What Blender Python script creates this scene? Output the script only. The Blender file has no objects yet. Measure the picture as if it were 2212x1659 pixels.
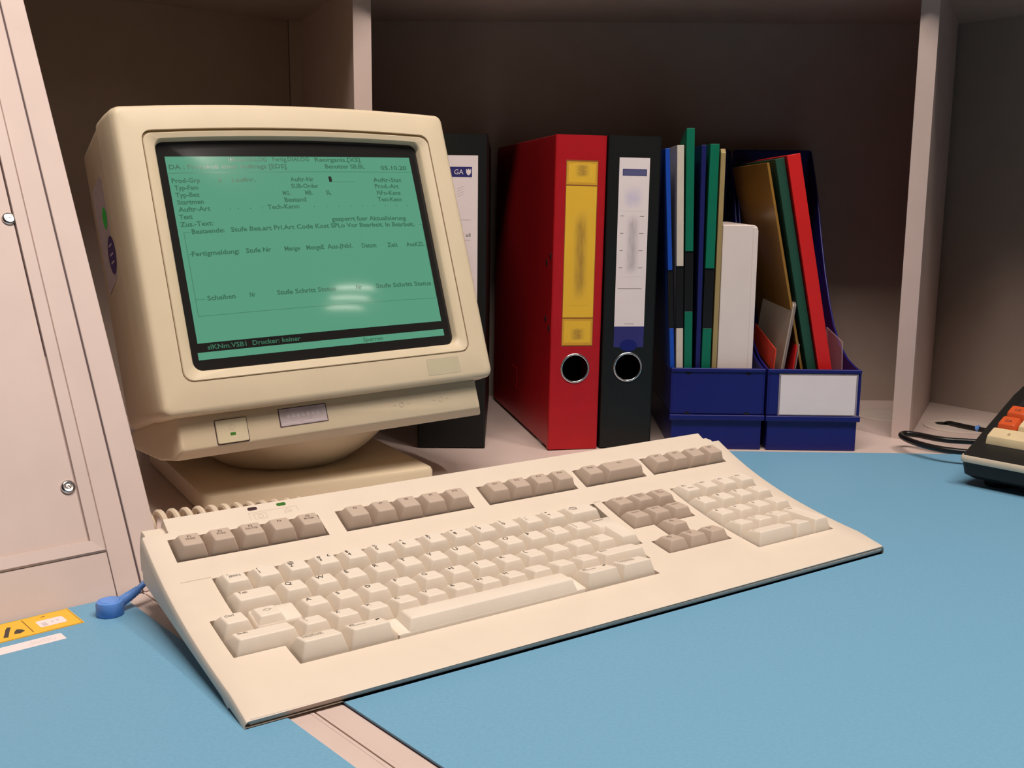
import bpy, bmesh, math, random
from mathutils import Vector, Matrix

random.seed(7)
D = bpy.data
SC = bpy.context.scene
COL = SC.collection
MM = 0.001

# ------------------------------------------------------------------ camera
F_PX, YAW, PITCH, ROLL, CAM_H = 2330.0, -0.018, 0.172, -0.009, 0.254
cam_d = D.cameras.new('camera'); cam = D.objects.new('camera', cam_d); COL.objects.link(cam)
cam_d.sensor_fit = 'HORIZONTAL'; cam_d.sensor_width = 36.0
cam_d.lens = F_PX / 2212 * 36.0
cam_d.clip_start = 0.02; cam_d.clip_end = 50
fwd = Vector((math.sin(YAW) * math.cos(PITCH), math.cos(YAW) * math.cos(PITCH), -math.sin(PITCH)))
rt = Vector((math.cos(YAW), -math.sin(YAW), 0)); dn = fwd.cross(rt)
r2 = math.cos(ROLL) * rt + math.sin(ROLL) * dn
d2 = -math.sin(ROLL) * rt + math.cos(ROLL) * dn
M3 = Matrix((r2, -d2, -fwd)).transposed()
cam.matrix_world = Matrix.Translation((0, 0, CAM_H)) @ M3.to_4x4()
SC.camera = cam

# ------------------------------------------------------------------ world, lights, exposure
SC.view_settings.view_transform = 'Standard'
SC.view_settings.look = 'None'
SC.view_settings.gamma = 1.0
SC.view_settings.use_curve_mapping = False
SC.view_settings.exposure = 0.0
W = D.worlds.new('room_ambience'); SC.world = W; W.use_nodes = True
W.node_tree.nodes['Background'].inputs[0].default_value = (1.0, 0.80, 0.70, 1)
W.node_tree.nodes['Background'].inputs[1].default_value = 0.014

def area(name, loc, aim, sx, sy, power, col):
    l = D.lights.new(name, 'AREA'); l.shape = 'RECTANGLE'; l.size = sx; l.size_y = sy
    l.energy = power; l.color = col
    o = D.objects.new(name, l); COL.objects.link(o); o.location = loc
    o.rotation_euler = (Vector(aim) - Vector(loc)).to_track_quat('-Z', 'Y').to_euler()
    return o
WARM = (1.0, 0.88, 0.79)
def lamp(name, x, y, z, sx, sy, turn, power):
    o = area(name, (x, y, z), (x, y, 0), sx, sy, power, WARM); o.rotation_euler = (0, 0, turn); return o
lamp('ceiling_lamp_right', 0.95, 0.24, 1.90, 0.08, 0.62, 0.43, 17)
lamp('ceiling_lamp_over_desk', 0.06, 0.37, 1.62, 0.9, 0.25, 0.0, 28)
lamp('ceiling_lamp_behind_hutch', 0.05, 2.20, 2.00, 1.0, 0.30, 0.0, 62)
for a, c in (((3.203, -0.702), (3.438, -0.394)), ((3.444, -0.919), (3.687, -0.618)), ((3.721, -1.140), (3.961, -0.885))):
    lamp('louvre_lamp', (a[0] + c[0]) / 2, (a[1] + c[1]) / 2, 1.90, math.dist(a, c), 0.05, math.atan2(c[1] - a[1], c[0] - a[0]), 2.4)

# ------------------------------------------------------------------ materials
def lin(c):
    return tuple((v / 255 / 12.92) if v / 255 <= 0.04045 else ((v / 255 + 0.055) / 1.055) ** 2.4 for v in c)

def mat(name, rgb, rough=0.5, noise=0.04, scale=60.0, bump=0.0, bscale=900.0, metal=0.0, spec=0.4,
        trans=0.0, coat=0.0, emit=None, estr=0.0, alpha=1.0):
    m = D.materials.new(name); m.use_nodes = True
    nt = m.node_tree; b = nt.nodes['Principled BSDF']
    tc = nt.nodes.new('ShaderNodeTexCoord')
    nz = nt.nodes.new('ShaderNodeTexNoise'); nz.inputs['Scale'].default_value = scale
    nz.inputs['Detail'].default_value = 4
    nt.links.new(tc.outputs['Object'], nz.inputs['Vector'])
    rp = nt.nodes.new('ShaderNodeValToRGB')
    rp.color_ramp.elements[0].position = 0.3; rp.color_ramp.elements[1].position = 0.7
    rp.color_ramp.elements[0].color = (*[max(0, v * (1 - noise)) for v in rgb], 1)
    rp.color_ramp.elements[1].color = (*[min(1, v * (1 + noise)) for v in rgb], 1)
    nt.links.new(nz.outputs['Fac'], rp.inputs['Fac'])
    nt.links.new(rp.outputs['Color'], b.inputs['Base Color'])
    b.inputs['Roughness'].default_value = rough
    b.inputs['Metallic'].default_value = metal
    b.inputs['Specular IOR Level'].default_value = spec
    b.inputs['Transmission Weight'].default_value = trans
    b.inputs['Coat Weight'].default_value = coat
    b.inputs['Coat Roughness'].default_value = 0.06
    b.inputs['Alpha'].default_value = alpha
    if emit:
        b.inputs['Emission Color'].default_value = (*emit, 1)
        b.inputs['Emission Strength'].default_value = estr
    if bump > 0:
        n2 = nt.nodes.new('ShaderNodeTexNoise'); n2.inputs['Scale'].default_value = bscale
        n2.inputs['Detail'].default_value = 3
        nt.links.new(tc.outputs['Object'], n2.inputs['Vector'])
        bp = nt.nodes.new('ShaderNodeBump'); bp.inputs['Strength'].default_value = bump
        bp.inputs['Distance'].default_value = 0.0004
        nt.links.new(n2.outputs['Fac'], bp.inputs['Height'])
        nt.links.new(bp.outputs['Normal'], b.inputs['Normal'])
    return m

M = {}
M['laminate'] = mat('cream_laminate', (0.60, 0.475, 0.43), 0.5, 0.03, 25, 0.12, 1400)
M['shaded_board'] = mat('shade_darkened_laminate', (0.37, 0.295, 0.25), 0.55, 0.03, 25, 0.12, 1400)  # darker than the cream laminate: the hutch's inner shade is put into the colour
M['seam'] = mat('dark_seam', (0.08, 0.05, 0.055), 0.7)
M['mat'] = mat('blue_rubber_mat', (0.15, 0.345, 0.51), 0.55, 0.045, 500, 0.15, 1600)
M['mat_edge'] = mat('mat_dark_backing', (0.03, 0.018, 0.05), 0.7)
M['kb'] = mat('keyboard_plastic', (0.71, 0.615, 0.51), 0.45, 0.02, 40, 0.12, 2200)
M['key'] = mat('cream_key_plastic', (0.75, 0.665, 0.565), 0.45, 0.02, 60, 0.08, 2200)
M['keygrey'] = mat('taupe_key_plastic', (0.505, 0.40, 0.325), 0.48, 0.02, 60, 0.08, 2200)
M['keystrip'] = mat('grey_lip_plastic', (0.55, 0.46, 0.40), 0.5)
M['well'] = mat('dark_key_well', (0.035, 0.022, 0.016), 0.8)
M['ink'] = mat('dark_legend_ink', (0.055, 0.04, 0.035), 0.6)
M['inkpale'] = mat('pale_legend_ink', (0.19, 0.135, 0.105), 0.6)
M['mark'] = mat('faint_emboss', (0.50, 0.40, 0.31), 0.5)
M['mon'] = mat('monitor_plastic', (0.69, 0.575, 0.405), 0.45, 0.025, 30, 0.12, 2000)
M['mondark'] = mat('monitor_groove', (0.30, 0.215, 0.115), 0.6)
M['button'] = mat('button_plastic', (0.62, 0.53, 0.36), 0.45)
M['badge'] = mat('olive_badge', (0.55, 0.49, 0.335), 0.5)
M['led'] = mat('green_led', (0.03, 0.10, 0.015), 0.3, emit=(0.06, 0.25, 0.02), estr=0.25)
M['ledoff'] = mat('unlit_led', (0.05, 0.02, 0.025), 0.3)
M['glass'] = mat('tube_glass', (0.018, 0.017, 0.017), 0.06, 0.02, 10, spec=0.42, coat=0.0)
GREEN = (0.098, 0.345, 0.215)
M['phosphor'] = mat('green_phosphor', (0.02, 0.03, 0.025), 0.08, 0.02, 10, spec=0.42, coat=0.0, emit=GREEN, estr=0.85)
M['scrtext'] = mat('screen_text', (0.015, 0.03, 0.02), 0.12, spec=0.5, emit=(0.040, 0.150, 0.085), estr=0.85)
M['scrrule'] = mat('screen_rule', (0.015, 0.03, 0.02), 0.12, spec=0.5, emit=(0.062, 0.22, 0.13), estr=0.85)
M['scrbar'] = mat('screen_dark_bar', (0.015, 0.017, 0.016), 0.1, spec=0.5, emit=(0.010, 0.014, 0.011), estr=0.8)
M['paperw'] = mat('white_paper', (0.80, 0.70, 0.70), 0.7, 0.02, 40)
M['paperdim'] = mat('lilac_label', (0.52, 0.43, 0.44), 0.5, 0.10, 160)
M['greendot'] = mat('green_sticker', (0.03, 0.60, 0.07), 0.6)
M['violet'] = mat('violet_sticker', (0.06, 0.025, 0.16), 0.5)
M['red'] = mat('red_binder_cloth', (0.42, 0.006, 0.012), 0.42, 0.05, 60, 0.2, 1500)
M['black'] = mat('black_binder_cloth', (0.0055, 0.006, 0.0055), 0.45, 0.1, 60, 0.25, 1500)
M['dark'] = mat('dark_inside', (0.006, 0.005, 0.005), 0.8)
M['yellow'] = mat('yellow_label', (0.80, 0.47, 0.035), 0.5, 0.03, 40)
M['yellow2'] = mat('amber_label', (0.66, 0.34, 0.03), 0.5, 0.08, 90)
M['brown'] = mat('brown_label_line', (0.28, 0.10, 0.015), 0.6)
M['smudgey'] = mat('ochre_smudge', (0.50, 0.28, 0.025), 0.5, 0.05, 120)
M['smudgew'] = mat('grey_smudge', (0.60, 0.52, 0.54), 0.6, 0.06, 120)
M['smudgeb'] = mat('lilac_smudge', (0.60, 0.53, 0.68), 0.6, 0.06, 120)
def smudge(name, base, dark, fx=1.0, fz=0.5, nscale=6.0):
    """soft printed blot: dark in the middle of its patch, fading into the paper colour"""
    m = mat(name, base, 0.6, 0.0); nt = m.node_tree; b = nt.nodes['Principled BSDF']
    tc = nt.nodes.new('ShaderNodeTexCoord'); sp = nt.nodes.new('ShaderNodeSeparateXYZ'); nt.links.new(tc.outputs['Generated'], sp.inputs[0])
    def fade(sock, w):
        a = nt.nodes.new('ShaderNodeMath'); a.operation = 'SUBTRACT'; nt.links.new(sock, a.inputs[0]); a.inputs[1].default_value = 0.5
        c = nt.nodes.new('ShaderNodeMath'); c.operation = 'ABSOLUTE'; nt.links.new(a.outputs[0], c.inputs[0])
        r = nt.nodes.new('ShaderNodeMapRange'); r.interpolation_type = 'SMOOTHSTEP'; nt.links.new(c.outputs[0], r.inputs['Value'])
        r.inputs['From Min'].default_value = 0.5; r.inputs['From Max'].default_value = 0.5 - 0.5 * w
        r.inputs['To Min'].default_value = 0; r.inputs['To Max'].default_value = 1; return r.outputs['Result']
    p = nt.nodes.new('ShaderNodeMath'); p.operation = 'MULTIPLY'
    nt.links.new(fade(sp.outputs[0], fx), p.inputs[0]); nt.links.new(fade(sp.outputs[2], fz), p.inputs[1])
    nz = nt.nodes.new('ShaderNodeTexNoise'); nz.inputs['Scale'].default_value = nscale; nt.links.new(tc.outputs['Generated'], nz.inputs['Vector'])
    q = nt.nodes.new('ShaderNodeMapRange'); nt.links.new(nz.outputs['Fac'], q.inputs['Value']); q.inputs['From Min'].default_value = .3; q.inputs['From Max'].default_value = .7
    q.inputs['To Min'].default_value = .55; q.inputs['To Max'].default_value = 1.0
    p2 = nt.nodes.new('ShaderNodeMath'); p2.operation = 'MULTIPLY'; nt.links.new(p.outputs[0], p2.inputs[0]); nt.links.new(q.outputs[0], p2.inputs[1])
    mx = nt.nodes.new('ShaderNodeMix'); mx.data_type = 'RGBA'; mx.inputs[6].default_value = (*base, 1); mx.inputs[7].default_value = (*dark, 1)
    nt.links.new(p2.outputs[0], mx.inputs[0]); nt.links.new(mx.outputs[2], b.inputs['Base Color'])
    return m
M['blur_ochre'] = smudge('blurred_ochre_print', (0.80, 0.47, 0.035), (0.36, 0.20, 0.03))
M['blur_grey'] = smudge('blurred_grey_print', (0.80, 0.70, 0.70), (0.45, 0.39, 0.42), 1.0, 0.4)
M['blur_lilac'] = smudge('blurred_lilac_print', (0.80, 0.70, 0.70), (0.52, 0.47, 0.66), 1.0, 1.0, 3.0)
M['navylabel'] = mat('navy_label', (0.03, 0.028, 0.16), 0.45)
M['slate'] = mat('slate_label', (0.10, 0.10, 0.22), 0.45)
M['chrome'] = mat('ring_metal', (0.72, 0.68, 0.66), 0.22, 0.02, 30, metal=1.0)
M['bluebox'] = mat('royal_blue_plastic', (0.008, 0.010, 0.135), 0.38, 0.05, 40, 0.08, 1500)
M['bluefolder'] = mat('bright_blue_card', (0.008, 0.065, 0.42), 0.4)
M['creamfolder'] = mat('off_white_plastic', (0.60, 0.53, 0.45), 0.5)
M['greenfolder'] = mat('green_plastic', (0.004, 0.15, 0.085), 0.35)
M['greendk'] = mat('dark_green_card', (0.012, 0.065, 0.04), 0.5)
M['navyfolder'] = mat('navy_plastic', (0.012, 0.014, 0.11), 0.35)
M['amber'] = mat('amber_sleeve', (0.30, 0.15, 0.03), 0.3, 0.1, 15, alpha=0.93)
M['tan'] = mat('tan_sleeve', (0.34, 0.25, 0.11), 0.35, 0.06, 40)
M['whitecase'] = mat('white_case_plastic', (0.74, 0.64, 0.60), 0.38, 0.02, 30)
M['redcard'] = mat('red_card', (0.62, 0.012, 0.012), 0.45, 0.04, 40)
M['orange'] = mat('orange_red_card', (0.65, 0.05, 0.02), 0.5)
M['greycase'] = mat('taupe_clear_case', (0.36, 0.29, 0.23), 0.25, 0.04, 30)
M['clear'] = mat('clear_plastic', (0.75, 0.62, 0.62), 0.12, 0.02, 30, alpha=0.25)
M['calc'] = mat('black_calculator_plastic', (0.011, 0.010, 0.008), 0.42, 0.05, 40, 0.15, 1500)
M['calckey'] = mat('cream_calculator_key', (0.66, 0.53, 0.32), 0.4)
M['orangekey'] = mat('orange_calculator_key', (0.58, 0.085, 0.02), 0.4)
M['stripe'] = mat('cream_stripe', (0.70, 0.58, 0.44), 0.4)
M['rubber'] = mat('black_rubber', (0.008, 0.007, 0.007), 0.35)
M['snap'] = mat('blue_snap_plastic', (0.12, 0.29, 0.74), 0.4, 0.03, 60)
M['grommet'] = mat('grommet_plastic', (0.60, 0.50, 0.44), 0.5)
M['cord'] = mat('cream_cord', (0.66, 0.55, 0.42), 0.45)
M['wall'] = mat('painted_wall', (0.55, 0.48, 0.43), 0.8, 0.03, 8)
M['floorm'] = mat('grey_vinyl_floor', (0.22, 0.20, 0.18), 0.6, 0.08, 12)

# ------------------------------------------------------------------ mesh helpers
_tg = {}
def text_geo(s, bold=0.0):
    if (s, bold) in _tg: return _tg[(s, bold)]
    c = D.curves.new('tmp_text', 'FONT'); c.body = s; c.size = 1.0; c.resolution_u = 2; c.offset = bold
    o = D.objects.new('tmp_text', c); COL.objects.link(o)
    bpy.context.view_layer.update()
    dg = bpy.context.evaluated_depsgraph_get()
    me = D.meshes.new_from_object(o.evaluated_get(dg))
    v = [(p.co.x, p.co.y) for p in me.vertices]; f = [tuple(p.vertices) for p in me.polygons]
    D.objects.remove(o); D.curves.remove(c); D.meshes.remove(me)
    _tg[(s, bold)] = (v, f)
    return v, f

class MB:
    def __init__(self): self.v = []; self.f = []; self.m = []; self.T = None
    def add(self, vs, fs, m=0):
        b = len(self.v)
        self.v += [tuple(self.T(*p)) for p in vs] if self.T else [tuple(p) for p in vs]
        for q in fs: self.f.append(tuple(b + i for i in q)); self.m.append(m)
        return self
    def box(self, x0, x1, y0, y1, z0, z1, m=0):
        return self.add([(x0, y0, z0), (x1, y0, z0), (x1, y1, z0), (x0, y1, z0), (x0, y0, z1), (x1, y0, z1), (x1, y1, z1), (x0, y1, z1)],
                        [(3, 2, 1, 0), (4, 5, 6, 7), (0, 1, 5, 4), (1, 2, 6, 5), (2, 3, 7, 6), (3, 0, 4, 7)], m)
    def loft(self, loops, cap0=True, cap1=True, m=0, closed=True, mats=None):
        n = len(loops[0]); vs = [p for l in loops for p in l]
        b = len(self.v); self.add(vs, [])
        for i in range(len(loops) - 1):
            mm = mats[i] if mats else m
            for j in range(n if closed else n - 1):
                k = (j + 1) % n
                self.f.append((b + i * n + j, b + i * n + k, b + (i + 1) * n + k, b + (i + 1) * n + j)); self.m.append(mm)
        if cap0: self.f.append(tuple(b + j for j in reversed(range(n)))); self.m.append(m)
        if cap1: self.f.append(tuple(b + (len(loops) - 1) * n + j for j in range(n))); self.m.append(mats[-1] if mats else m)
        return self
    def prism(self, poly, a0, a1, axis='z', m=0):
        if axis == 'z': g = lambda a, b, c: (a, b, c)
        elif axis == 'x': g = lambda a, b, c: (c, a, b)
        else: g = lambda a, b, c: (a, c, b)
        return self.loft([[g(a, b, a0) for a, b in poly], [g(a, b, a1) for a, b in poly]], m=m)
    def tube(self, path, r, n=12, m=0, closed=False, radii=None):
        P = [Vector(p) for p in path]; loops = []; up = None
        for i, p in enumerate(P):
            if closed: t = P[(i + 1) % len(P)] - P[i - 1]
            else: t = P[min(i + 1, len(P) - 1)] - P[max(i - 1, 0)]
            t.normalize()
            if up is None:
                up = t.orthogonal().normalized()
            else:
                up = (up - up.dot(t) * t)
                up = up.normalized() if up.length > 1e-6 else t.orthogonal().normalized()
            s = t.cross(up); rr = radii[i] if radii else r
            loops.append([tuple(p + rr * (math.cos(a) * up + math.sin(a) * s)) for a in [2 * math.pi * k / n for k in range(n)]])
        if closed: loops.append(loops[0])
        return self.loft(loops, not closed, not closed, m)
    def lathe(self, prof, c=(0, 0), n=32, m=0, cap0=True, cap1=True):
        return self.loft([[(c[0] + r * math.cos(2 * math.pi * k / n), c[1] + r * math.sin(2 * math.pi * k / n), z) for k in range(n)] for r, z in prof], cap0, cap1, m)
    def text(self, s, fn, x, y, h, w=None, m=1, align='L', bold=0.0):
        v, f = text_geo(s, bold)
        if not v: return self
        x0 = min(p[0] for p in v); x1 = max(p[0] for p in v)
        k = h / 0.70; kx = k if not w else w / max(1e-6, x1 - x0)
        ww = (x1 - x0) * kx
        ox = x - (ww / 2 if align == 'C' else 0)
        return self.add([fn(ox + (p[0] - x0) * kx, y + p[1] * k) for p in v], f, m)
    def quad2(self, fn, x0, x1, y0, y1, m=1, nx=1, ny=1):
        vs = [fn(x0 + (x1 - x0) * i / nx, y0 + (y1 - y0) * j / ny) for j in range(ny + 1) for i in range(nx + 1)]
        fs = [(j * (nx + 1) + i, j * (nx + 1) + i + 1, (j + 1) * (nx + 1) + i + 1, (j + 1) * (nx + 1) + i) for j in range(ny) for i in range(nx)]
        return self.add(vs, fs, m)
    def poly2(self, fn, pts, m=1):
        return self.add([fn(*p) for p in pts], [tuple(range(len(pts)))], m)
    def build(self, name, mats, parent=None, loc=(0, 0, 0), rot=(0, 0, 0), bevel=0.0, seg=2, sharp=38, recalc=True):
        me = D.meshes.new(name)
        me.from_pydata([(x * MM, y * MM, z * MM) for x, y, z in self.v], [], self.f)
        if not isinstance(mats, (list, tuple)): mats = [mats]
        for mm in mats: me.materials.append(mm)
        for p, i in zip(me.polygons, self.m): p.material_index = min(i, len(mats) - 1); p.use_smooth = True
        if recalc:
            bm = bmesh.new(); bm.from_mesh(me); bmesh.ops.recalc_face_normals(bm, faces=bm.faces); bm.to_mesh(me); bm.free()
        me.set_sharp_from_angle(angle=math.radians(sharp))
        me.update()
        o = D.objects.new(name, me); COL.objects.link(o)
        o.location = [c * MM for c in loc]; o.rotation_euler = rot
        if parent: o.parent = parent
        if bevel > 0:
            b = o.modifiers.new('edge_rounding', 'BEVEL'); b.width = bevel * MM; b.segments = seg
            b.limit_method = 'ANGLE'; b.angle_limit = math.radians(40); b.harden_normals = True
        return o

def tag(o, label, cat=None, group=None, kind=None):
    if label: o['label'] = label
    if cat: o['category'] = cat
    if group: o['group'] = group
    if kind: o['kind'] = kind
    return o
def thing(name, label, cat, loc=(0, 0, 0), rotz=0.0, group=None, rot=None):
    o = D.objects.new(name, None); COL.objects.link(o); o.empty_display_size = 0.02
    o.location = [c * MM for c in loc]; o.rotation_euler = rot if rot else (0, 0, rotz)
    return tag(o, label, cat, group)
def rr(x0, x1, y0, y1, r, bt=0.0, ns=10, nc=5):
    """rounded rectangle loop (counter clockwise from bottom left), bt bulges the top edge upwards"""
    P = []
    def arc(cx, cy, a0):
        for k in range(nc + 1):
            a = a0 + math.pi / 2 * k / nc; P.append((cx + r * math.cos(a), cy + r * math.sin(a)))
    def side(a, b, bulge=0):
        for k in range(1, ns):
            t = k / ns; P.append((a[0] + (b[0] - a[0]) * t, a[1] + (b[1] - a[1]) * t + bulge * (1 - (2 * t - 1) ** 2)))
    arc(x0 + r, y0 + r, math.pi); side((x0 + r, y0), (x1 - r, y0)); arc(x1 - r, y0 + r, -math.pi / 2)
    side((x1, y0 + r), (x1, y1 - r)); arc(x1 - r, y1 - r, 0); side((x1 - r, y1), (x0 + r, y1), bt)
    arc(x0 + r, y1 - r, math.pi / 2); side((x0, y1 - r), (x0, y0 + r))
    return P
def smooth_path(pts, n=10):
    P = [Vector(p) for p in pts]; out = []
    for i in range(len(P) - 1):
        a = P[max(i - 1, 0)]; b = P[i]; c = P[i + 1]; d = P[min(i + 2, len(P) - 1)]
        for k in range(n):
            t = k / n
            out.append(tuple(0.5 * ((2 * b) + (c - a) * t + (2 * a - 5 * b + 4 * c - d) * t * t + (3 * b - a - 3 * c + d) * t ** 3)))
    out.append(tuple(P[-1])); return out

# ================================================================== ROOM AND FURNITURE
b = MB(); b.box(-3000, 3500, -2500, 1800, -760, -740); tag(b.build('floor', M['floorm']), None, kind='structure')
b = MB(); b.box(-3000, 3500, 1750, 1800, -740, 1900); tag(b.build('wall_back', M['wall']), None, kind='structure')

A41 = math.radians(41)
E1 = (math.cos(A41), math.sin(A41)); N1 = (-math.sin(A41), math.cos(A41))
PS = (-248.6, 657.6)                                    # foot of the seam between the two console units
def en(e, n): return (PS[0] + e * E1[0] + n * N1[0], PS[1] + e * E1[1] + n * N1[1])
SD = (0.668, -0.744)                                    # seam direction towards the viewer

# desk of the corner unit
desk = thing('corner_desk', 'cream laminate corner desk carrying the monitor, binders and right blue mat', 'desk', (0, 600, -740))
def wl(x, y, z, o=(0, 600, -740)): return (x - o[0], y - o[1], z - o[2])
b = MB(); b.T = wl
CW = en(420, 567)
WL0 = en(0, 567)
WR1 = (505 + 0.629 * 520, 1366 - 0.777 * 520)
FR = (980, 150)
seam_front = (PS[0] + SD[0] * 600, PS[1] + SD[1] * 600)
poly = [(PS[0] + .4, PS[1] + .3), (seam_front[0] + .4, seam_front[1] + .3), FR, (WR1[0] + 150, WR1[1] - 120), WR1, (505, 1371), (-300, 1371), WL0]
b.prism(poly, -28, 0)
b.build('desk_top', M['laminate'], desk)
# edge profile with the fine grooves of the two desk edges
pb = MB(); pb.T = wl
pn = (0.744, 0.668)
def strip(o0, o1, z0, z1, t0, t1, m=0, bb=None):
    q = [(PS[0] + SD[0] * t + pn[0] * o, PS[1] + SD[1] * t + pn[1] * o) for o, t in ((o0, t0), (o0, t1), (o1, t1), (o1, t0))]
    (bb or pb).prism(q, z0, z1, m=m)
strip(0.5, 2.6, 0.02, 0.62, 4, 560); strip(3.0, 15.0, 0.02, 0.5, 4, 560); strip(2.6, 3.0, 0.02, 0.46, 4, 560); strip(-0.5, 0.5, -0.8, -0.3, 4, 560, 1)
pb.build('edge_profile', [M['laminate'], M['mark']], desk)
for lx, ly in ((-60, 1320), (860, 220), (190, 250), (700, 950)):
    lb = MB(); lb.T = wl; lb.box(lx, lx + 40, ly, ly + 40, -740, -28); lb.build('leg', M['laminate'], desk)
for i, (gx, gy, rad) in enumerate([(489, 1212, 34), (425, 1268, 30)]):
    g = MB(); g.T = wl
    g.lathe([(rad + 6, 0.05), (rad + 6, 1.2), (rad + 4.5, 1.8), (rad, 1.8), (0.5, 1.7)], (gx, gy), 40)
    go = g.build('cable_grommet', M['grommet'], desk)
    if i == 0:
        h = MB(); h.T = wl
        h.lathe([(0.3, 1.78), (9, 1.85), (9.2, 1.9), (0.3, 1.95)], (474, 1222), 20); h.build('cable_hole', M['dark'], go)

# left console unit: desk wing + cabinet with sloping front
wing = thing('desk_wing', 'cream laminate desk wing in front of the sloping cabinet at left', 'desk', (-330, 450, -740))
o_w = (-330, 450, -740)
b = MB(); b.T = lambda x, y, z: wl(x, y, z, o_w)
b.prism([(PS[0] - .4, PS[1] - .3), en(-420, 0), (en(-420, 0)[0] + SD[0] * 600, en(-420, 0)[1] + SD[1] * 600), (seam_front[0] - .4, seam_front[1] - .3)], -28, 0)
b.build('desk_top', M['laminate'], wing)
b = MB(); b.T = lambda x, y, z: wl(x, y, z, o_w)
strip(-2.4, -0.5, 0.02, 0.62, 4, 560, bb=b); strip(-14, -2.8, 0.02, 0.5, 4, 560, bb=b); strip(-2.8, -2.4, 0.02, 0.46, 4, 560, bb=b)
b.build('edge_profile', [M['laminate'], M['mark']], wing)
for lx, ly in ((-300, 560), (-480, 420), (-100, 250)):
    b = MB(); b.T = lambda x, y, z: wl(x, y, z, o_w); b.box(lx, lx + 30, ly, ly + 30, -740, -28); b.build('leg', M['laminate'], wing)

# ESD mats
rm = MB()
ctop = (165 - E1[0] * 380, 1069 - E1[1] * 380)
k = lambda t, o: (PS[0] + SD[0] * t + pn[0] * o, PS[1] + SD[1] * t + pn[1] * o)
mp = [k(40, 15.8), k(590, 15.8), (960, 180), (820, 800), (640, 1069), (165, 1069), ctop]
rm.prism(mp, 0.0, 0.9, m=1); rm.prism([(x, y) for x, y in mp], 0.9, 2.0)
o = rm.build('desk_mat', [M['mat'], M['mat_edge']])
tag(o, 'large blue rubber desk mat under the keyboard, right of the cream seam', 'desk mat')
lm_ = MB()
mp = [en(-8, -0.8), en(-415, -0.8), (en(-415, 0)[0] + SD[0] * 590, en(-415, 0)[1] + SD[1] * 590), k(590, -14.2), k(6, -14.2)]
lm_.prism(mp, 0.0, 0.9, m=1); lm_.prism(mp, 0.9, 1.8)
o = lm_.build('desk_mat', [M['mat'], M['mat_edge']])
tag(o, 'smaller blue rubber desk mat at left, under the yellow label', 'desk mat')

# cabinet with sloping front (30 degrees)
CT, ST = math.cos(math.radians(30)), math.sin(math.radians(30))
cabo = en(-200, 100)
def slope(e, t, h=0.0):
    """point on the sloping front: e along, t up the slope, h out of it"""
    x, y = en(e, t * ST - h * CT); return (x, y, t * CT + h * ST)
def csl(e, t, h=0.0):
    x, y, z = slope(e, t, h); return (x - cabo[0], y - cabo[1], z)
cab = thing('sloping_cabinet', 'cream metal cabinet with a sloping screwed door at the left edge', 'cabinet', (cabo[0], cabo[1], 0))
def slab(bb, e0, e1, t0, t1, h0, h1, m=0):
    bb.T = None
    bb.add([csl(e0, t0, h0), csl(e1, t0, h0), csl(e1, t1, h0), csl(e0, t1, h0), csl(e0, t0, h1), csl(e1, t0, h1), csl(e1, t1, h1), csl(e0, t1, h1)],
           [(3, 2, 1, 0), (4, 5, 6, 7), (0, 1, 5, 4), (1, 2, 6, 5), (2, 3, 7, 6), (3, 0, 4, 7)], m)
b = MB()
q = []
for e in (-400, -0.6):
    lp = []
    for n_, z_ in ((1.5, 0.2), (ST * 560 + 6, CT * 560), (560, CT * 560), (560, 0.2)):
        x, y = en(e, n_); lp.append((x - cabo[0], y - cabo[1], z_))
    q.append(lp)
b.loft(q); b.build('carcass', M['laminate'], cab)
b = MB(); slab(b, -16.0, -0.5, 0.4, 555, -3, 0); b.build('side_stile', M['laminate'], cab, bevel=0.6)
b = MB(); slab(b, -400, -16.4, 0.4, 31.3, -3, 0); b.build('bottom_rail', M['laminate'], cab, bevel=0.6)
b = MB()
# moulding: a bevelled strip running up the side and along the bottom, mitred
def prof(s, side):
    pts = [(0, -3), (0, 0.2), (1.0, 1.5), (8.6, 0.9), (8.6, -3)]
    return [csl(-16.3 - a, s, h) if side else csl(s, 31.6 + a, h) for a, h in pts]
l1 = [[csl(-16.3 - a, 31.6 + a, h) for a, h in [(0, -3), (0, 0.2), (1.0, 1.5), (8.6, 0.9), (8.6, -3)]], prof(555, True)]
l2 = [[csl(-16.3 - a, 31.6 + a, h) for a, h in [(0, -3), (0, 0.2), (1.0, 1.5), (8.6, 0.9), (8.6, -3)]], prof(-400, False)]
b.loft(l1); b.loft(l2); b.build('door_moulding', M['laminate'], cab)
b = MB(); slab(b, -25.4, -24.9, 41.2, 555, -3, -2.4); slab(b, -0.5, 0.5, 0.5, 555, -3, -0.7); slab(b, -16.4, -16.0, 0.5, 31, -3, -0.5)
slab(b, -400, -25, 40.7, 41.0, -3, -2.2)
b.build('gap', M['seam'], cab)
b = MB(); slab(b, -400, -25.6, 41.2, 555, -3, -1.4); door = b.build('door', M['laminate'], cab, bevel=0.5)
for t in (78.0, 273.0, 468.0):
    b = MB(); e0 = -30.3 if t < 100 else -28.4
    loops = []
    for r, h in ((4.6, -1.4), (4.6, -0.4), (3.9, 0.5), (3.2, 0.7), (3.0, 0.1), (1.9, 0.0), (1.6, 0.4), (0.9, 0.45), (0.7, -0.3), (0.05, -0.3)):
        loops.append([csl(e0 + r * math.cos(2 * math.pi * i / 24), t + r * math.sin(2 * math.pi * i / 24), h) for i in range(24)])
    b.loft(loops); b.build('screw', M['chrome'], door)

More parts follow.
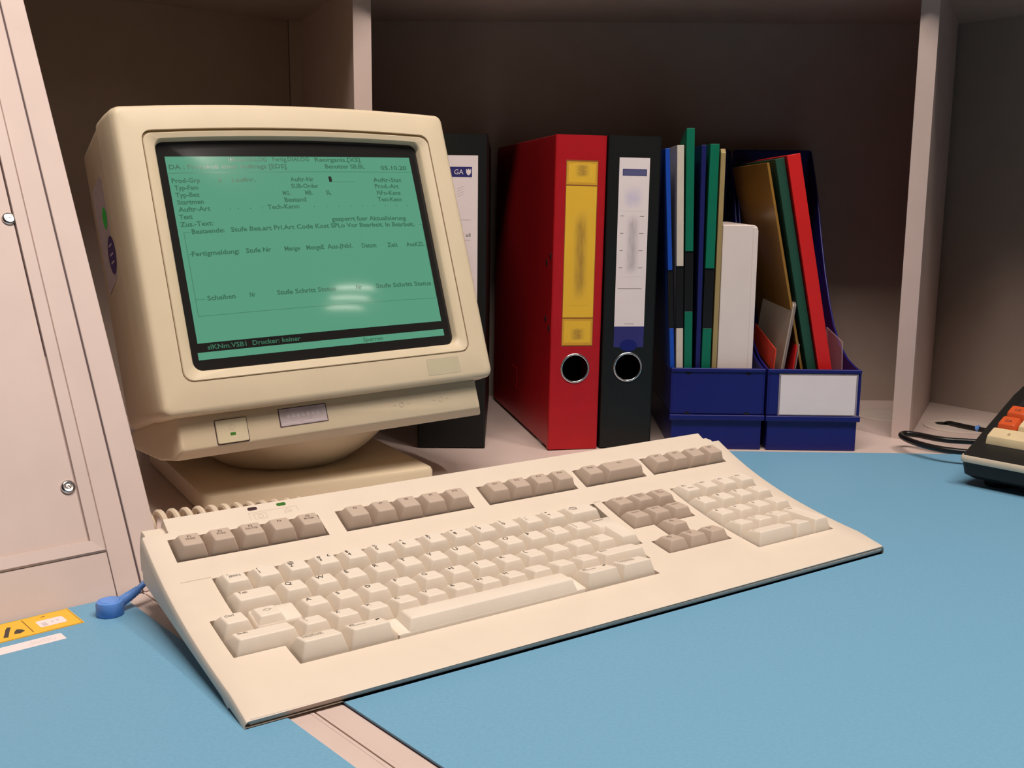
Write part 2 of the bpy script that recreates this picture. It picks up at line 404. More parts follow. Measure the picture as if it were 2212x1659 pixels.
# hutch over the corner desk
hut = thing('shelf_hutch', 'cream shelf hutch standing on the corner desk behind monitor and binders', 'shelf unit', (100, 1300, 0))
o_h = (100, 1300, 0)
hl = lambda x, y, z: wl(x, y, z, o_h)
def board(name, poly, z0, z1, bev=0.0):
    b = MB(); b.T = hl; b.prism(poly, z0, z1); return b.build(name, M['shaded_board' if name in ('back_panel', 'roof_board') else 'laminate'], hut, bevel=bev)  # back panels and roof take the laminate with shade in its colour
ZT = 464
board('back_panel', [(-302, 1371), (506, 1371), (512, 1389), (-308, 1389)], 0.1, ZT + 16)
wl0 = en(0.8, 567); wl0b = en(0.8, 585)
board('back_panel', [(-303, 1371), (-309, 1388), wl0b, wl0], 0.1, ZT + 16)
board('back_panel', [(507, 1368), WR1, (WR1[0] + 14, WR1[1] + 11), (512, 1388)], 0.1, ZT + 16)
# dividers stand on the bisectors
def divider(p, d, t, L):
    w = (d[1], -d[0])
    return [p, (p[0] + w[0] * t, p[1] + w[1] * t), (p[0] + w[0] * t + d[0] * L, p[1] + w[1] * t + d[1] * L), (p[0] + d[0] * L, p[1] + d[1] * L)]
board('divider', divider((390.5, 1149.5), (0.42, 0.907), 18.0, 238), 0.1, ZT)
board('divider', divider((-186.0, 1142.5), (-0.40, 0.917), 19.0, 248), 0.1, ZT)
# sloping side board at the left end
b = MB(); q = []
for e in (0.6, 17.8):
    lp = []
    for n_, z_ in ((0.3, 0.2), (ST * 555, CT * 555), (566, CT * 555), (566, 0.2)):
        x, y = en(e, n_); lp.append(hl(x, y, z_))
    q.append(lp)
b.loft(q); b.build('side_board', M['laminate'], hut, bevel=0.8)
fA = en(18.2, ST * (ZT / CT) + 4); fB = en(330, ST * (ZT / CT) + 4)
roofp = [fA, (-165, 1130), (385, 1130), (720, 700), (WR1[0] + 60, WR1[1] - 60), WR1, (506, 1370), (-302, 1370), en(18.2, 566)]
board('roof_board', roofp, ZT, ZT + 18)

# ================================================================== KEYBOARD
U = 19.05
KY, KTILT, KX0, KY0, KZ, C2, C3, KROLL, YF = 0.6152, 0.2566, -184.15, 597.9, 31.78, 5.90, 0.9376, 0.0044, 2.0607
kbd = thing('keyboard', 'cream terminal keyboard with taupe function keys lying across the blue mat', 'keyboard', (KX0, KY0, 2.0), KY)
cr, sr = math.cos(KROLL), math.sin(KROLL)
EX = Vector((1, 0, 0)); EY = Vector((0, math.cos(KTILT), math.sin(KTILT))); EZ = EX.cross(EY)
EX, EZ = cr * EX + sr * EZ, cr * EZ - sr * EX
KO = Vector((0, 0, KZ - 2.0))
def dzf(y): t = (y + 1.5) / 3.5; return C2 * t * t + C3 * t ** 3
def deck(x, y, h=0.0): return tuple(KO + EX * (x * U) + EY * (y * U) + EZ * (dzf(y) + h))
def under(yh): return max(0.0, 0.0 + (yh + 118) * 0.135)

FROW = [(-0.75, 4.25), (5, 10), (10.75, 14.75), (15.25, 18.25), (18.75, 22.75)]
mg = 0.055
CUT = [(a - mg, c + mg, YF - 1.05, YF) for a, c in FROW]
CUT += [(0 - mg, 14.75 + mg, -1.0, 0.0), (0 - mg, 14.75 + mg, -2.0, -1.0), (-.75 - mg, 14.75 + mg, -3.0, -2.0), (-.75 - mg, 14.25 + mg, -4.0, -3.0), (.75 - mg, 13.75 + mg, -5.06, -4.0),
        (15.25 - mg, 18.25 + mg, -2.0, 0.0), (16.25 - mg, 17.25 + mg, -3.0, -2.0), (15.25 - mg, 18.25 + mg, -4.0, -3.0), (18.75 - mg, 22.75 + mg, -5.0, 0.0)]
XL, XR = -1.55, 23.62
xs = sorted(set([round(v, 4) for c in CUT for v in c[:2]] + [XL + .1, XR - .1, -0.68, -0.68 - 1e-3, 22.80, 22.80 + 1e-3, 2.5, 7.5, 12.5]))
ys = sorted(set([round(v, 4) for c in CUT for v in c[2:]] + [-5.5, -4.5, -3.5, -2.5, -1.5, -0.5, 0.5, 1.5, 2.36, 2.361, 2.66, 2.96]))
b = MB()
yrows = [('d', y) for y in ys]
front = [(-104.5, 11.1), (-108.5, 10.3), (-113.5, 9.1), (-118.5, 7.9), (-123, 6.9), (-125.8, 6.15), (-127.1, 5.5), (-126.6, 5.0)]
back = [(54.2, 56.2, 1.2), (56.2, 53.0, 3), (56.6, 47.0, 8)]
xcols = [('L', 0), ('L', 1), ('L', 2), ('L', 3)] + [('d', x) for x in xs] + [('R', 3), ('R', 2), ('R', 1), ('R', 0)]
LX = [(0.02, -99), (0.0, -5.0), (0.02, -1.6), (0.055, -0.45)]
def vert(xc, yr):
    if xc[0] == 'd': x = xc[1]; h = 0.0; bot = False
    else:
        off, h = LX[xc[1]]; x = XL + off if xc[0] == 'L' else XR - off; bot = xc[1] == 0
    if yr[0] == 'd':
        y = yr[1]
        if y > 2.3605 and (x < -0.6805 or x > 22.8005):
            h -= 3.4 if y < 2.8 else 6.0
            if x < -1.3: x = -1.3 - (x + 1.3) * -0.3
            if x > 23.3: x = 23.3 + (x - 23.3) * 0.3
        p = Vector(deck(x, y, h if not bot else 0))
    else:
        yy, zz = yr[1], yr[2]
        p = Vector((x * U, yy, zz - 2.0 + x * U * KROLL + (h if not bot else 0)))
    if bot:
        p.z = min(p.z, under(p.y)) if yr[0] == 'd' else under(p.y)
        if yr[0] == 'd' and p.y < -100: p.z = 0.2
    return tuple(p)
rows = [('f', a, c) for a, c in reversed(front)] + yrows + [('b', a, c) for a, c, _ in back]
grid = [[vert(xc, yr) for xc in xcols] for yr in rows]
# the shoulder ends follow the back roll lower down
for j, yr in enumerate(rows):
    if yr[0] == 'b':
        for i, xc in enumerate(xcols):
            x = xc[1] if xc[0] == 'd' else (XL if xc[0] == 'L' else XR)
            if x < -0.6805 or x > 22.8005:
                g = grid[j][i]; base = grid[len(front) + len(yrows) - 1][i]
                if not (xc[0] != 'd' and xc[1] == 0):
                    grid[j][i] = (base[0], base[1] + 1.0 * (j - len(front) - len(yrows) + 1), base[2] - (1.4, 4, 9)[j - len(front) - len(yrows)])
                else: grid[j][i] = (base[0], g[1], g[2])
nx, ny = len(xcols), len(rows)
idx = {}
def gi(i, j): return j * nx + i
fs = []; hole = set()
for j in range(ny - 1):
    for i in range(nx - 1):
        a, c = xcols[i], xcols[i + 1]; r0, r1_ = rows[j], rows[j + 1]
        if a[0] == 'd' and c[0] == 'd' and r0[0] == 'd' and r1_[0] == 'd':
            mx, my = (a[1] + c[1]) / 2, (r0[1] + r1_[1]) / 2
            if any(u[0] < mx < u[1] and u[2] < my < u[3] for u in CUT): hole.add((i, j)); continue
        fs.append((gi(i, j), gi(i + 1, j), gi(i + 1, j + 1), gi(i, j + 1)))
b.add([p for r in grid for p in r], fs)
# walls of the key wells
def wall(p, q):
    dn_ = EZ * -7.5
    b.add([p, q, tuple(Vector(q) + dn_), tuple(Vector(p) + dn_)], [(0, 1, 2, 3)])
for (i, j) in hole:
    if (i - 1, j) not in hole: wall(grid[j][i], grid[j + 1][i])
    if (i + 1, j) not in hole: wall(grid[j + 1][i + 1], grid[j][i + 1])
    if (i, j - 1) not in hole: wall(grid[j][i + 1], grid[j][i])
    if (i, j + 1) not in hole: wall(grid[j + 1][i], grid[j + 1][i + 1])
# underside and rear
lo = [grid[j][0] for j in range(ny)]; hi = [grid[j][-1] for j in range(ny)]
b.loft([lo, hi], False, False, closed=False)
b.loft([[grid[0][i] for i in range(nx)], [(g[0], g[1] + 2.5, 0.3 if g[2] > 0.3 else g[2]) for g in grid[0]]], False, False, closed=False)
bk = [grid[-1][i] for i in range(nx)]
b.loft([bk, [(g[0], g[1] - 1, under(g[1])) for g in bk]], False, False, closed=False)
b.build('body', M['kb'], kbd, sharp=30, recalc=False)
b = MB(); x0, x1 = (XL + .16) * U, (XR - .16) * U
b.loft([[(x, -117, 3.9), (x, -126.4, 3.9), (x, -126.9, 3.5), (x, -126.7, 2.2), (x, -125.6, 0.7), (x, -123.6, -0.6), (x, -117, -0.8)] for x in (x0, x1)])
b.build('front_lip', M['keystrip'], kbd)
# dark floor of the key wells
b = MB()
for u in CUT:
    n_ = max(1, int((u[3] - u[2]) / 0.5))
    for q in range(n_):
        a, c = u[2] + (u[3] - u[2]) * q / n_, u[2] + (u[3] - u[2]) * (q + 1) / n_
        b.add([deck(u[0], a, -6), deck(u[1], a, -6), deck(u[1], c, -6), deck(u[0], c, -6)], [(0, 1, 2, 3)])
b.build('key_well', M['well'], kbd)
b = MB()
for a, c in ((-1.0, -0.05), (14.85, 15.2)):
    b.add([deck(a, .05, .03), deck(c, .05, .03), deck(c, .085, .03), deck(a, .085, .03)], [(0, 1, 2, 3)])
b.build('deck_line', M['mark'], kbd)
for (lx, mm_, lb_) in ((2.25, 'ledoff', 'dark unlit indicator lamp'), (3.27, 'led', 'green indicator lamp')):
    b = MB()
    lp = rr(-3.2, 3.2, -1.3, 1.3, 1.2, ns=3, nc=3)
    b.loft([[deck(lx + x / U, 2.80 + y / U, hh) for x, y in lp] for hh in (-1.0, 0.12)])
    tag(b.build('indicator_lamp', M[mm_], kbd), lb_)
b = MB()
fnk = lambda x, y: deck(x, y, 0.04)
for (a, c, d_, e_) in ((2.05, 3.75, 2.62, 2.635), (2.05, 2.065, 2.3, 2.62), (3.735, 3.75, 2.4, 2.62), (2.2, 2.215, 2.32, 2.55), (2.62, 2.635, 2.32, 2.55), (2.2, 2.635, 2.545, 2.56), (2.2, 2.635, 2.31, 2.325), (3.25, 3.55, 2.4, 2.415)):
    b.quad2(fnk, a, c, d_, e_, 0)
for c0, r0_ in (((2.42, 2.435), 0.09),):
    for q in range(20):
        a, c = 2 * math.pi * q / 20, 2 * math.pi * (q + 1) / 20
        b.poly2(fnk, [(c0[0] + r0_ * math.cos(a), c0[1] + r0_ * math.sin(a)), (c0[0] + r0_ * math.cos(c), c0[1] + r0_ * math.sin(c)), (c0[0] + (r0_ - .02) * math.cos(c), c0[1] + (r0_ - .02) * math.sin(c)), (c0[0] + (r0_ - .02) * math.cos(a), c0[1] + (r0_ - .02) * math.sin(a))], 0)
b.poly2(fnk, [(3.25, 2.45), (3.55, 2.45), (3.55, 2.465), (3.25, 2.465)], 0)
b.poly2(fnk, [(3.25, 2.45), (3.27, 2.45), (3.41, 2.58), (3.40, 2.60)], 0); b.poly2(fnk, [(3.55, 2.45), (3.53, 2.45), (3.40, 2.58), (3.40, 2.60)], 0)
b.build('indicator_legend', M['mark'], kbd)
for fx in (0.5, 21.5):                                  # rear feet that hold the tilt
    b = MB(); x = fx * U
    b.loft([[(x, 20, 16), (x, 40, 18), (x, 44, 0), (x, 36, 0)], [(x + 25, 20, 16), (x + 25, 40, 18), (x + 25, 44, 0), (x + 25, 36, 0)]]); b.build('foot', M['kb'], kbd)

# ---- keys
LEG = {'key': 1.28, 'function_key': 1.12, 'editing_key': 1.12, 'keypad_key': 1.25, 'arrow_key': 1.0}
def key(name, x0, x1, y0, y1, hf, hb, legs=(), mt='key', inset=3.2, insb=2.6, insf=3.9, step=None, lshape=None, label=None, ink='ink', base=-4.0, dish=0.25):
    """frustum keycap over the cell x0..x1, y0..y1 (in key units); legs: (text, u, v, height, align[, width]) on the top face"""
    cx, cy = (x0 + x1) / 2, (y0 + y1) / 2
    o = Vector(deck(cx, cy)); slope_ = (dzf(cy + .05) - dzf(cy - .05)) / (.1 * U)
    ty = (EY + EZ * slope_).normalized(); nz = EX.cross(ty)
    fn = lambda x, y, h: tuple(EX * x + ty * y + nz * h)
    w, d_ = (x1 - x0) * U / 2 - 0.42, (y1 - y0) * U / 2 - 0.42
    top = lambda y: hf + (hb - hf) * (y + d_ - insf) / (2 * d_ - insb - insf)
    b = MB()
    def lp(a, f, bk_, h=None, dh=0.0, r=1.0):
        P = rr(-w + a, w - a, -d_ + f, d_ - bk_, r, ns=2, nc=3)
        return [fn(x, y, (top(y) + dh) if h is None else h) for x, y in P]
    if lshape is None:
        tl = step if step else 0
        def lpx(a, f, bk_, h=None, dh=0.0, r=1.0, cut=0):
            P = rr(-w + a, w - a - cut, -d_ + f, d_ - bk_, r, ns=2, nc=3)
            return [fn(x, y, (top(y) + dh) if h is None else h) for x, y in P]
        if step:
            b.loft([lpx(0, 0, 0, base, r=1.2), lpx(.5, .6, .4, 0.6, r=1.2), lpx(1.0, 1.2, .8, 2.0, r=1.2), lpx(1.6, 1.8, 1.2, 2.4, r=1.2), lpx(5, 5, 5, 2.4, r=.8)])
            b.loft([lpx(.5, .6, .4, .5, cut=step - 1), lpx(inset - .4, insf - .5, insb - .4, dh=-.7, cut=step), lpx(inset, insf, insb, dh=-.1, cut=step), lpx(inset + .6, insf + .6, insb + .5, dh=0.05, cut=step)], cap0=False)
        else:
            b.loft([lpx(0, 0, 0, base, r=1.2), lpx(.35, .5, .3, 0.3, r=1.2), lpx(inset - .35, insf - .45, insb - .35, dh=-.75, r=1.2), lpx(inset, insf, insb, dh=-.12), lpx(inset + .55, insf + .55, insb + .5, dh=0.06), lpx(inset + 2.2, insf + 2.2, insb + 2.2, dh=0.06 - dish)])
    else:
        sx, sy = lshape                                 # L shape: the lower left corner is missing
        def lpl(a, f, bk_, h=None, dh=0.0):
            X0, X1, Y0, Y1 = -w + a, w - a, -d_ + f, d_ - bk_; xm, ym = -w + sx + a, -d_ + sy + f
            P = [(xm, Y0), (X1, Y0), (X1, ym), (X1, Y1), (X0, Y1), (X0, ym), (xm, ym)]
            return [fn(x, y, (top(y) + dh) if h is None else h) for x, y in P]
        b.loft([lpl(0, 0, 0, base), lpl(.35, .5, .3, .3), lpl(inset - .3, insf - .4, insb - .3, dh=-.7), lpl(inset + .2, insf + .3, insb + .3, dh=0)])
    tf = lambda x, y: fn(x, y, top(y) + 0.10)
    for L in legs:
        t, u, v, hgt, al = L[:5]; hgt *= LEG.get(name, 1.0); ww = L[5] if len(L) > 5 else None
        X = -w + inset + u if al == 'L' else (u if al == 'C' else u)
        Y = d_ - insb - v
        if callable(t): t(b, tf, X, Y, hgt)
        else: b.text(t, tf, X, Y, hgt, ww, 1, al)
    ob = b.build(name, [M[mt], M[ink]], kbd, loc=tuple(o), sharp=50)
    if label: ob['label'] = label
    return ob
def outline(pts, wd=0.35):
    def f(b, tf, X, Y, h):
        n_ = len(pts)
        for i in range(n_):
            a, c = pts[i], pts[(i + 1) % n_]
            dx, dy = c[0] - a[0], c[1] - a[1]; L = math.hypot(dx, dy); px, py = -dy / L * wd / 2, dx / L * wd / 2
            b.poly2(tf, [(X + a[0] + px, Y + a[1] + py), (X + c[0] + px, Y + c[1] + py), (X + c[0] - px, Y + c[1] - py), (X + a[0] - px, Y + a[1] - py)])
    return f
tri = lambda a: outline([(2.1 * math.cos(a + q), 1.9 * math.sin(a + q)) for q in (0, 2.2, -2.2)])
bsp = outline([(0, 0), (2, 1.7), (6, 1.7), (6, -1.7), (2, -1.7)])
xcr = outline([(2.2, 1.2), (5.2, -1.2)], .3)
shiftup = outline([(0, 1.9), (2.6, 0), (1.1, 0), (1.1, -1.3), (-1.1, -1.3), (-1.1, 0), (-2.6, 0)], .3)
dots = outline([(-1.2, -.6), (1.2, .9)], .8)
dots2 = outline([(-1.2, .7), (1.0, -.4)], .5)

# function row
fl = ['F1|Hold', 'F2|Print', 'F3|Set-Up', 'F4', 'F5|Break', 'F6', 'F7', 'F8', 'F9', 'F10', 'F11', 'F12', 'F13', 'F14', 'Help', 'Do', 'F17', 'F18', 'F19', 'F20']
pos = [-.75 + i for i in range(5)] + [5 + i for i in range(5)] + [10.75 + i for i in range(4)] + [15.25, 16.25] + [18.75 + i for i in range(4)]
for t, x in zip(fl, pos):
    parts = t.split('|'); wd = 2 if t == 'Do' else 1
    lg = [(parts[0], 0, 3.6, 1.75, 'C')] + ([(parts[1], 0, 6.0, 1.75, 'C')] if len(parts) > 1 else [])
    key('function_key', x, x + wd, YF - 1.03, YF - 0.03, 8.3, 6.2, lg, 'keygrey', ink='inkpale', label='taupe key marked ' + parts[0] + (' and ' + parts[1] if len(parts) > 1 else ''))
HF, HB = 6.6, 4.3
# number row
num = [('~', '(ESC)', '`'), ('!', '1'), ('@', '2'), ('#', '3'), ('$', '4'), ('%', '5'), ('^', '6'), ('&', '7'), ('*', '8'), ('(', '9'), (')', '0'), ('_', '-'), ('+', '=')]
for i, t in enumerate(num):
    if i == 0: lg = [('~', 1.6, 2.9, 1.6, 'L'), ('(ESC)', 0, 5.6, 1.7, 'C'), ('`', 2.2, 8.6, 1.6, 'L')]
    else: lg = [(t[0], 1.2, 3.4, 2.3, 'L'), (t[1], 1.2, 7.4, 2.5, 'L')]
    if i == 3: lg.append(('\u00a3', 3.0, 3.4, 2.3, 'C'))
    key('key', i, i + 1, -1, 0, HF, HB, lg, ink='ink')
key('key', 13, 14.5, -1, 0, HF, HB, [(bsp, 2.2, 3.6, 1, 'L'), (xcr, 2.2, 3.6, 1, 'L')])
key('key', 0, 1.5, -2, -1, HF, HB, [('Tab', 2.2, 3.4, 1.9, 'L')], ink='inkpale')
for i, t in enumerate('QWERTYUIOP'):
    key('key', 1.5 + i, 2.5 + i, -2, -1, HF, HB, [(t, 1.6, 4.4, 2.9, 'L')])
for i, t in enumerate([('{', '['), ('}', ']')]):
    key('key', 11.5 + i, 12.5 + i, -2, -1, HF, HB, [(t[0], 1.4, 3.6, 2.0, 'L'), (t[1], 1.4, 7.2, 2.0, 'L')], ink='inkpale')
key('key', 13.5, 14.75, -3, -1, HF, HB - .6, [('Return', 1.6, 3.2, 1.7, 'L')], lshape=(0.25 * U, 0.98 * U), ink='inkpale')
key('key', -.75, .25, -3, -2, HF, HB, [('Ctrl', 1.8, 3.4, 1.8, 'L')], ink='inkpale')
key('key', .25, 1.75, -3, -2, HF, HB, [(shiftup, -4.4, 5.0, 1, 'C')], step=9.6, ink='inkpale')
for i, t in enumerate('ASDFGHJKL'):
    key('key', 1.75 + i, 2.75 + i, -3, -2, HF, HB - .3, [(t, 1.6, 4.2, 2.7, 'L')])
for i, t in enumerate([(':', ';'), ('"', "'"), ('|', '\\')]):
    key('key', 10.75 + i, 11.75 + i, -3, -2, HF, HB - .3, [(t[0], 1.4, 3.4, 2.0, 'L'), (t[1], 1.4, 7.0, 2.0, 'L')], ink='inkpale')
H4, B4 = 7.4, 4.2
key('key', -.75, 1.25, -4, -3, H4, B4, [('Shift', 2.2, 3.2, 1.8, 'L')], ink='inkpale')
key('key', 1.25, 2.25, -4, -3, H4, B4, [('>', 1.6, 3.2, 1.8, 'L'), ('<', 1.6, 6.6, 1.8, 'L')], ink='inkpale')
for i, t in enumerate('ZXCVBNM'):
    key('key', 2.25 + i, 3.25 + i, -4, -3, H4, B4, [(t, 1.6, 4.0, 2.5, 'L')])
for i, t in enumerate([(',', ','), ('.', '.'), ('?', '/')]):
    key('key', 9.25 + i, 10.25 + i, -4, -3, H4, B4, [(t[0], 1.6, 3.2, 1.9, 'L'), (t[1], 1.6, 6.6, 1.9, 'L')], ink='inkpale')
key('key', 12.25, 14.25, -4, -3, H4, B4, [('Shift', 2.2, 3.2, 1.8, 'L')], ink='inkpale')
H5, B5 = 9.2, 5.8
cc = [('Compose', 1.8, 2.8, 1.7, 'L'), ('Character', 1.8, 5.2, 1.7, 'L')]
af = [('Alt', 1.4, 2.8, 1.5, 'L'), ('Function', 1.4, 4.8, 1.5, 'L'), (dots, 8.2, 2.4, 1, 'C'), (dots2, 8.2, 2.4, 1, 'C')]
for x in (.75, 12.25): key('key', x, x + 1.5, -5, -4, H5, B5, cc, ink='inkpale')
for x in (2.25, 10.75): key('key', x, x + 1.5, -5, -4, H5, B5, af, ink='ink')
# spacebar with its flat end flanges
b = MB(); cx, cy = 7.25, -4.5; oS = Vector(deck(cx, cy)); sl = (dzf(cy + .05) - dzf(cy - .05)) / (.1 * U); ty = (EY + EZ * sl).normalized(); nz = EX.cross(ty)
fn = lambda x, y, h: tuple(EX * x + ty * y + nz * h)
w = 3.5 * U - .5; dd = U / 2 - .42
b.loft([[fn(x, y, h) for x, y in rr(-w + a, w - a, -dd + a, dd - a, 1.2, ns=2, nc=3)] for a, h in ((0, -4), (.2, 1.0), (.8, 1.5), (3, 1.6))])
b.loft([[fn(x, y, h + (-(y) * .10 if h > 5 else 0)) for x, y in rr(-w + a, w - a, -dd + f, dd - g, 1.2, ns=2, nc=3)] for a, f, g, h in ((7.0, .5, .5, 1.3), (9.2, 3.3, 1.9, 6.6), (9.8, 3.9, 2.3, 7.3), (10.6, 4.9, 3.0, 7.6))], cap0=False)
b.build('spacebar', M['key'], kbd, loc=tuple(oS), sharp=50)
# editing keys and arrows
ed = [('Find', 15.25, 0), ('Insert|Here', 16.25, 0), ('Re-|move', 17.25, 0), ('Select', 15.25, -1), ('Prev', 16.25, -1), ('Next', 17.25, -1)]
for t, x, y in ed:
    p = t.split('|'); lg = [(p[0], 0, 3.8 if len(p) == 1 else 3.2, 1.7, 'C')] + ([(p[1], 0, 5.8, 1.7, 'C')] if len(p) > 1 else [])
    key('editing_key', x, x + 1, y - 1, y, HF, HB, lg, 'keygrey', ink='inkpale', label='taupe key marked ' + t.replace('|', ' '))
for nm, a, x, y in (('up', math.pi / 2, 16.25, -2), ('left', math.pi, 15.25, -3), ('down', -math.pi / 2, 16.25, -3), ('right', 0, 17.25, -3)):
    key('arrow_key', x, x + 1, y - 1, y, HF + .3, HB, [(tri(a), -1.2, 3.6, 1, 'C')], 'keygrey', ink='inkpale', label='taupe key with an arrow pointing ' + nm)
# numeric keypad
kp = [['PF1', 'PF2', 'PF3', 'PF4'], ['7', '8', '9', '-'], ['4', '5', '6', ','], ['1', '2', '3']]
for j, row in enumerate(kp):
    for i, t in enumerate(row):
        lg = [(t, 1.4, 3.6 if j == 0 else 4.2, 1.7 if j == 0 else 2.5, 'L')]
        if j == 0 and i == 0: lg.append(('Num', 0.6, 8.0, 1.5, 'C'))
        hh = (HF, HB) if j < 3 else (H4, B4)
        key('keypad_key', 18.75 + i, 19.75 + i, -j - 1, -j, hh[0], hh[1], lg, ink='inkpale')
key('keypad_key', 21.75, 22.75, -5, -3, 9.0, 4.6, [('Enter', 1.2, 3.2, 1.6, 'L')], ink='inkpale')
key('keypad_key', 18.75, 20.75, -5, -4, H5 - .2, B5 - .4, [('0', 1.8, 3.6, 2.0, 'L')], ink='inkpale')
key('keypad_key', 20.75, 21.75, -5, -4, H5 - .2, B5 - .4, [('.', 1.8, 3.6, 2.0, 'L')], ink='inkpale')

# coiled keyboard cord
def kw(xh, yh, z): return (KX0 + math.cos(KY) * xh - math.sin(KY) * yh, KY0 + math.sin(KY) * xh + math.cos(KY) * yh, z)
b = MB(); path = []
for i in range(14 * 16 + 1):
    a = 2 * math.pi * i / 16; s = i / 16
    path.append(kw(6 + 9.3 * s, 206 - 2.1 * s + 7.2 * math.cos(a), 10.2 + 7.2 * math.sin(a)))
b.tube(path, 2.5, 8); o = b.build('coiled_cord', M['cord'])
tag(o, 'cream coiled keyboard cord lying between keyboard and monitor stand', 'cord')

# ================================================================== MONITOR
MS = 0.93                                              # size factor of the measured face
MO = Vector((-164.9 * MS, 933.5 * MS, 254 + (81.6 - 254) * MS)); MY, MT, MR = 0.62, 0.338, 0.024
ex2 = Vector((math.cos(MY), math.sin(MY), 0)); bk2 = Vector((-math.sin(MY), math.cos(MY), 0)); up2 = math.cos(MT) * Vector((0, 0, 1)) + math.sin(MT) * bk2
ME = math.cos(MR) * ex2 + math.sin(MR) * up2; MU = math.cos(MR) * up2 - math.sin(MR) * ex2; MN = ME.cross(MU)
BASEC = (-224, 962); BYAW = 0.545
mon = thing('monitor', 'cream tube monitor with a green screen on a swivel stand', 'monitor', (BASEC[0], BASEC[1], 0))
def mp_(x, y, n=0.0):
    p = MO + (ME * x + MU * y + MN * n) * MS; return (p.x - BASEC[0], p.y - BASEC[1], p.z)
HW, HH = 158.75, 261.2
def mloop(x0, x1, y0, y1, r, n, bt=0.0, ns=10): return [mp_(x, y, n) for x, y in rr(x0, x1, y0, y1, r, bt, ns=ns)]
b = MB()
def ring(i, y0, y1, n, r, bt=5.0): return mloop(-HW + i, HW - i, y0, y1, r, n, bt)
GR = (-138.2, 138.2, 25.0, 241.8)
b.loft([ring(-5.5, 0, HH + 2.5, -34, 9), ring(-4.5, -1.0, HH + 2.5, -20, 9), ring(-2.0, -1.5, HH + 2, -7, 8), ring(0.6, -0.5, HH + 1, -2.0, 7), ring(2.4, 1.4, HH - .8, -0.5, 6), ring(5, 4, HH - 3, 0, 5),
        mloop(GR[0], GR[1], GR[2], GR[3], 9, 0, 4.0), mloop(GR[0], GR[1], GR[2], GR[3], 9, -3, 4.0)], False, False)
bez = b.build('front_bezel', M['mon'], mon, sharp=40)
b = MB()
b.loft([mloop(GR[0] + .1, GR[1] - .1, GR[2] + .1, GR[3] - .1, 9, -2.4, 4.0), mloop(GR[0] + 1.5, GR[1] - 1.5, GR[2] + 1.0, GR[3] - 3.0, 9, -2.4, 4.0)], False, False)
b.build('bezel_groove', M['mondark'], mon)
b = MB()
b.loft([mloop(GR[0] + .9, GR[1] - .9, GR[2] + .8, GR[3] - 2.6, 8.5, -3.0, 4.0), mloop(GR[0] + .9, GR[1] - .9, GR[2] + .8, GR[3] - 2.6, 8.5, -0.5, 4.0), mloop(GR[0] + 1.6, GR[1] - 1.6, GR[2] + 1.4, GR[3] - 3.2, 8, 0.1, 4.0),
        mloop(-129.0, 129.0, 32.6, 235.0, 8, -1.2, 3.5), mloop(-127.4, 127.4, 34.0, 234.2, 8, -3.0, 3.2), mloop(-125.6, 125.6, 35.4, 233.6, 7, -12.5, 3.0)], False, False)
b.build('screen_bezel', M['mon'], mon, sharp=40)
def gn(x, y):
    u = min(1, abs(x / 126.2)); v = min(1, abs((y - 134.3) / 99.2)); return -8 + 6.5 * (1 - u * u) * (1 - v * v)
b = MB(); loops = []
for s in (1.0, .97, .93, .87, .8, .7, .58, .45, .3, .15, .03):
    loops.append([mp_(x * s, 134.5 + (y - 134.5) * s, gn(x * s, 134.5 + (y - 134.5) * s)) for x, y in rr(-126.0, 126.0, 35.0, 234, 8, 3.0)])
b.loft(loops, False, True); scr = b.build('screen', M['glass'], mon, sharp=60)
sf = lambda dn_: (lambda x, y: mp_(x, y, gn(x, y) + dn_))
b = MB(); b.quad2(sf(.12), -119.2, 117.3, 58.0, 221, 0, 24, 16); b.quad2(sf(.12), -120.4, 117.6, 43.9, 50.2, 0, 24, 1)
b.build('display', M['phosphor'], scr, sharp=60)
